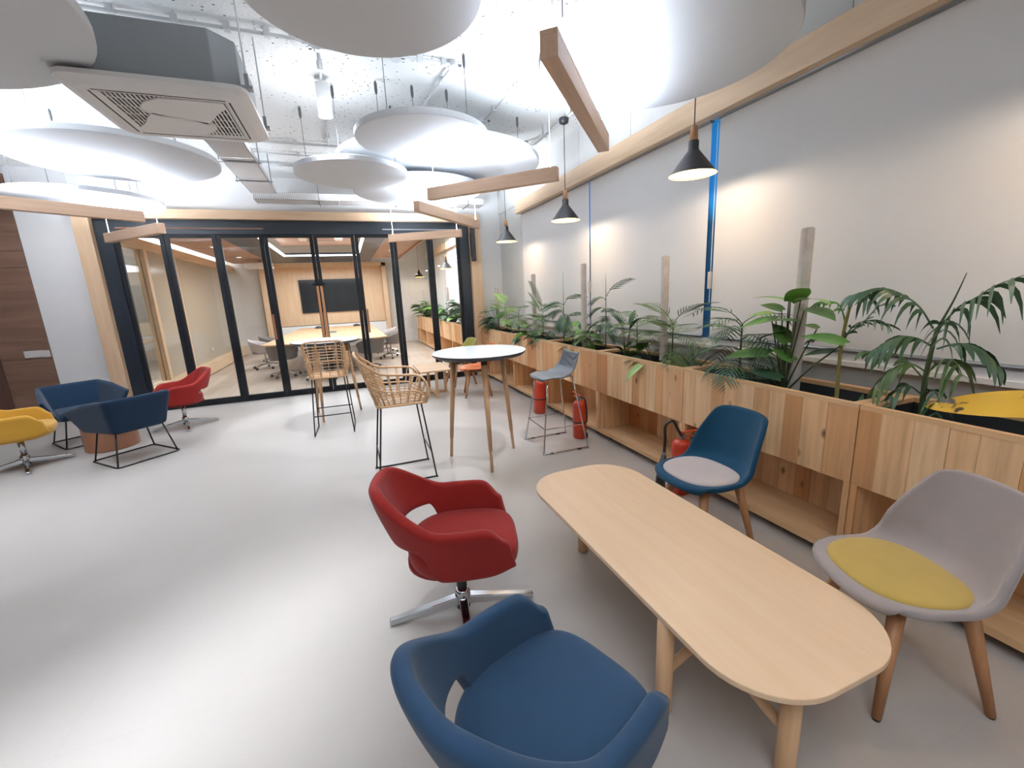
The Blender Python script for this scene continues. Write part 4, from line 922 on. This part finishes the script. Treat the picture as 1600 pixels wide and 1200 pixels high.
# wire framed lounge chairs
def lounge(x, y, rz, label):
    t = thing('lounge_chair', label, 'chair', (x, y, 0), rz, None)
    pl = [(.34, -.40), (.0, -.345), (-.27, -.29), (-.29, -.27), (-.29, .27), (-.27, .29), (.0, .345), (.34, .40)]
    pb = [(.27, -.29), (.0, -.25), (-.19, -.225), (-.21, -.205), (-.21, .205), (-.19, .225), (.0, .25), (.27, .29)]
    S_ = [0, .24, .43, .46, .54, .57, .76, 1]
    zt = [.60, .685, .72, .722, .722, .72, .685, .60]
    def sh(u, v):
        tx = interp(u, S_, [p[0] for p in pl]); ty = interp(u, S_, [p[1] for p in pl]); bx = interp(u, S_, [p[0] for p in pb]); by = interp(u, S_, [p[1] for p in pb])
        z = .345+(interp(u, S_, zt)-.345)*v
        return (bx+(tx-bx)*v, by+(ty-by)*v, z)
    obj('shell', MB().grid(sh, 43, 7), M['navy'], t, smooth=True, solid=.045, sub=1)
    ol = [(x_*1.0, y_) for x_, y_ in ((.29, -.27), (.29, .27), (.0, .245), (-.20, .21), (-.20, -.21), (.0, -.245))]
    obj('seat', cushion(ol, [(.335, .93), (.345, 1), (.40, 1), (.425, .97), (.435, .85)]), M['navy'], t, smooth=False, bevel=.02)
    loop = [(x_, y_, .009) for x_, y_ in rrect(-.27, .30, -.29, .29, .04, 3)]
    fr = obj('wire_frame', MB().tube(loop, .008, 8, closed=True), M['blackm'], t, smooth=True)
    for sx in (-1, 1):
        for sy in (-1, 1): obj('leg', MB().tube([(.265 if sx > 0 else -.235, sy*.275, .009), (.22 if sx > 0 else -.18, sy*.21, .345)], .008, 8), M['blackm'], t, smooth=True)
    return t
lounge(-2.36, 5.72, R(133), 'navy wire framed lounge chair seen from behind')
lounge(-3.27, 6.84, R(308), 'navy wire framed lounge chair facing the camera by the brown wall')

t = thing('drum_table', 'copper brown drum side table between the two navy lounge chairs', 'table', (-2.82, 6.32, 0))
obj('drum', MB().lathe([(.24, 0), (.25, .01), (.25, .38)], 40, caps=True), M['copper'], t, smooth=False)
obj('tabletop', MB().lathe([(.28, .38), (.285, .385), (.285, .40), (.28, .405)], 40), M['peach'], t)

# bar tables
def bar_table(x, y, angs, label):
    t = thing('bar_table', label, 'table', (x, y, 0), 0, None)
    obj('tabletop', MB().lathe([(.425, 1.062), (.44, 1.066), (.44, 1.072), (.436, 1.074)], 64), M['laminate'], t)
    obj('edge', MB().lathe([(.395, 1.032), (.405, 1.03), (.4395, 1.056), (.4395, 1.066), (.42, 1.0665)], 64), M['blackp'], t, label='black chamfered edge')
    for a in angs:
        a = R(a); c, s_ = math.cos(a), math.sin(a)
        p = Vector((.27*c, .27*s_, .98)); q = Vector((.365*c, .365*s_, 0))
        l = obj('leg', MB().tube([q, q.lerp(p, .25), p], .015, 12).tube([q.lerp(p, .2), p], .018, 12, r2=.029), M['legwood'], t, smooth=True)
        obj('leg_socket', MB().tube([p, p+(p-q)*.055], .03, 12), M['blackp'], l)
bar_table(1.12, 3.86, (145, 262, 19), 'white topped bar table with three wooden legs, nearer the camera')
bar_table(-.32, 6.42, (247, 16, 131), 'white topped bar table farther back by the glass partition')

# rattan bar stools
def rattan_stool(x, y, rz, label):
    t = thing('rattan_stool', label, 'bar stool', (x, y, 0), rz, None)
    rail = [(.235, -.235, .75), (.225, -.24, .86), (.16, -.24, .945), (.0, -.24, .965), (-.14, -.235, .985), (-.23, -.232, 1.045), (-.295, -.222, 1.10), (-.325, -.17, 1.138), (-.33, 0, 1.142)]
    rail = rail + [(a, -b, c) for a, b, c in rail[-2::-1]]
    base = [(.215, -.21, .70), (.16, -.21, .70), (.09, -.21, .70), (.0, -.21, .70), (-.08, -.21, .70), (-.14, -.207, .70), (-.18, -.195, .70), (-.198, -.15, .70), (-.2, 0, .70)]
    base = base + [(a, -b, c) for a, b, c in base[-2::-1]]
    Rr, Bb = cr(rail, 5), cr(base, 5); n = len(Rr)
    obj('rail', MB().tube(Rr, .011, 8), M['rattan'], t, smooth=True)
    obj('seat_rim', MB().tube(Bb+[Bb[0]], .011, 8), M['rattan'], t, smooth=True)
    wv = MB()
    def P(i, v): return Bb[i].lerp(Rr[i], v) + Vector((0, 0, 0))
    for i in range(0, n, 3):
        for d in ((-.006, .006) if i % 2 == 0 else (0,)):
            wv.tube([P(i, v)+(Rr[min(i+1, n-1)]-Rr[max(i-1, 0)]).normalized()*d for v in (0, .5, 1)], .005, 5)
    for v in (.05, .13, .21, .30): wv.tube([P(i, v) for i in range(n)], .0042, 5)
    lo, hi = int(n*.27), int(n*.73)+1
    for k in range(7): wv.tube([P(i, .40+.078*k) for i in range(lo, hi)], .0062, 5)
    o = obj('rattan_weave', wv, M['rattan'], t, smooth=True); o['kind'] = 'stuff'
    obj('middle_rail', MB().tube([P(i, .46) for i in range(n)], .008, 6), M['rattan'], t, smooth=True)
    se = MB()
    for k in range(17):
        x_ = -.18+k*.0235; yw = .2 if x_ > -.13 else .15; se.tube([(x_, -yw, .705), (x_, yw, .705)], .005, 5)
    for k in range(7): se.tube([(-.19, -.18+k*.06, .712), (.21, -.18+k*.06, .712)], .004, 5)
    o = obj('seat_weave', se, M['rattan'], t, smooth=True); o['kind'] = 'stuff'
    for s_ in (-1, 1):
        obj('leg_frame', MB().tube(cr([(.17, s_*.19, .70), (.245, s_*.225, .02), (.235, s_*.225, .008), (-.235, s_*.225, .008), (-.245, s_*.225, .02), (-.165, s_*.18, .70)], 3), .0075, 8), M['blackm'], t, smooth=True)
    obj('footrest', MB().tube([(.222, -.214, .24), (.222, .214, .24)], .007, 8), M['blackm'], t)
    obj('crossbar', MB().tube([(-.222, -.212, .24), (-.222, .212, .24)], .007, 8), M['blackm'], t)
rattan_stool(-.30, 5.70, R(88), 'woven rattan bar stool with its back to the camera')
rattan_stool(.34, 3.86, R(0), 'woven rattan bar stool seen from the side, left of the bar table')

# grey moulded bar stool
t = thing('bar_stool', 'grey moulded bar stool on chrome sled legs beside the planters', 'bar stool', (1.91, 3.9, 0), R(178))
V = [0, .08, .25, .45, .6, .7, .85, 1]; PX = [.225, .215, .12, -.02, -.13, -.20, -.228, -.24]; PZ = [.735, .752, .765, .752, .755, .80, .88, .965]
PW = [.15, .185, .205, .205, .20, .19, .18, .17]
def sh(u, v):
    s_ = u*2-1; k = abs(s_)**2.2
    fw = interp(v, V, [-.04, -.03, 0, 0, .03, .06, .05, .03]); lf = interp(v, V, [-.02, -.012, -.012, 0, .03, .02, .01, .02])
    tri = .007*abs(((v*9-abs(s_)*1.1) % 1)*2-1) if v > .68 and abs(s_) < .8 else 0
    return (interp(v, V, PX)+fw*k+tri, interp(v, V, PW)*s_, interp(v, V, PZ)+lf*k)
obj('shell', MB().grid(sh, 25, 41), M['greyp'], t, smooth=True, solid=.012, off=0)
fr = MB()
for s_ in (-1, 1):
    obj('leg_frame', MB().tube(cr([(.13, s_*.15, .742), (.235, s_*.255, .025), (.225, s_*.258, .009), (-.235, s_*.258, .009), (-.248, s_*.255, .025), (-.14, s_*.15, .745)], 3), .0075, 8), M['chrome'], t, smooth=True)
    for q in (-.15, .15): obj('glide', box((q-.02, s_*.258-.012, 0), (q+.02, s_*.258+.012, .012)), M['blackp'], t)
obj('footrest', MB().tube([(.205, -.228, .25), (.205, .228, .25)], .0065, 8), M['chrome'], t)
for s_ in (-1, 1): obj('side_bar', MB().tube([(.205, s_*.228, .25), (-.215, s_*.228, .25)], .005, 8), M['chrome'], t)
obj('seat_frame', MB().tube([(.13, -.15, .74), (.13, .15, .74), (-.14, .15, .742), (-.14, -.15, .742)], .0075, 8, closed=True), M['chrome'], t)

# square cornered wooden side table
t = thing('side_table', 'low wooden side table with crossed base before the glass partition', 'table', (1.2, 7.03, 0))
obj('tabletop', box((-.245, -.43, .425), (.245, .43, .45)), M['beechx'], t, bevel=.003)
for sx, sy in ((-.215, 0), (.215, 0), (0, -.385), (0, .385)): obj('leg', box((sx-.022, sy-.022, .04), (sx+.022, sy+.022, .425)), M['legwood'], t)
obj('crossbar', box((-.237, -.022, 0), (.237, .022, .04)), M['legwood'], t); obj('crossbar', MB().box((-.022, -.407, 0), (.022, -.0225, .04)).box((-.022, .0225, 0), (.022, .407, .04)), M['legwood'], t)

# fire extinguishers
def extinguisher(x, y, rz, r, h, label, horn=False):
    t = thing('fire_extinguisher', label, 'fire extinguisher', (x, y, 0), rz, None)
    obj('cylinder', MB().lathe([(r*.9, 0), (r, .01), (r, h-.06), (r*.93, h-.03), (r*.7, h-.008), (r*.35, h)], 28), M['ext'], t, smooth=True)
    v = obj('valve', MB().lathe([(.02, h-.004), (.02, h+.03), (.026, h+.03), (.026, h+.045)], 12), M['steel'], t)
    obj('lever', MB().add([(-.02, -.012, h+.045), (.11, -.012, h+.075), (.11, .012, h+.075), (-.02, .012, h+.045), (-.02, -.012, h+.052), (.11, -.012, h+.082), (.11, .012, h+.082), (-.02, .012, h+.052)], [(0, 3, 2, 1), (4, 5, 6, 7), (0, 1, 5, 4), (1, 2, 6, 5), (2, 3, 7, 6), (3, 0, 4, 7)]), M['ext'], v)
    obj('handle', box((-.01, -.01, h+.025), (.1, .01, h+.032)), M['ext'], v)
    if horn:
        hose = cr([(0, -.02, h+.03), (-.03, -.06, h+.09), (-.07, -.09, h+.17), (-.12, -.11, h+.13), (-.12, -.115, h+.02), (-.125, -.125, h-.1)], 6)
        obj('hose', MB().tube(hose, .011, 8), M['blackp'], t, smooth=True)
        obj('horn', MB().tube([(-.125, -.125, h-.09), (-.14, -.14, h-.2), (-.15, -.15, h-.42)], .018, 12, r2=.045), M['blackp'], t, smooth=True)
        obj('horn_collar', MB().tube([(-.124, -.124, h-.07), (-.126, -.126, h-.1)], .016, 10), M['steel'], t)
    else:
        obj('strap', MB().lathe([(r+.001, h*.42), (r+.003, h*.42), (r+.003, h*.455), (r+.001, h*.455)], 28, caps=False), M['blackp'], t)
        obj('hose', MB().tube(cr([(-.02, 0, h+.03), (-.05, -.03, h+.02), (-r-.006, -.03, h-.1), (-r-.008, -.03, h*.45)], 5), .008, 8), M['blackp'], t, smooth=True)
        obj('nozzle', MB().tube([(-r-.008, -.03, h*.15), (-r-.008, -.03, h*.02)], .012, 8), M['blackp'], t)
extinguisher(2.27, 5.06, R(200), .085, .45, 'red extinguisher cylinder behind the grey bar stool')
extinguisher(2.24, 3.95, R(100), .075, .42, 'red extinguisher with black strap right of the grey bar stool')
extinguisher(2.28, 2.46, R(-40), .07, .44, 'red extinguisher with black hose and horn beside the teal chair', True)
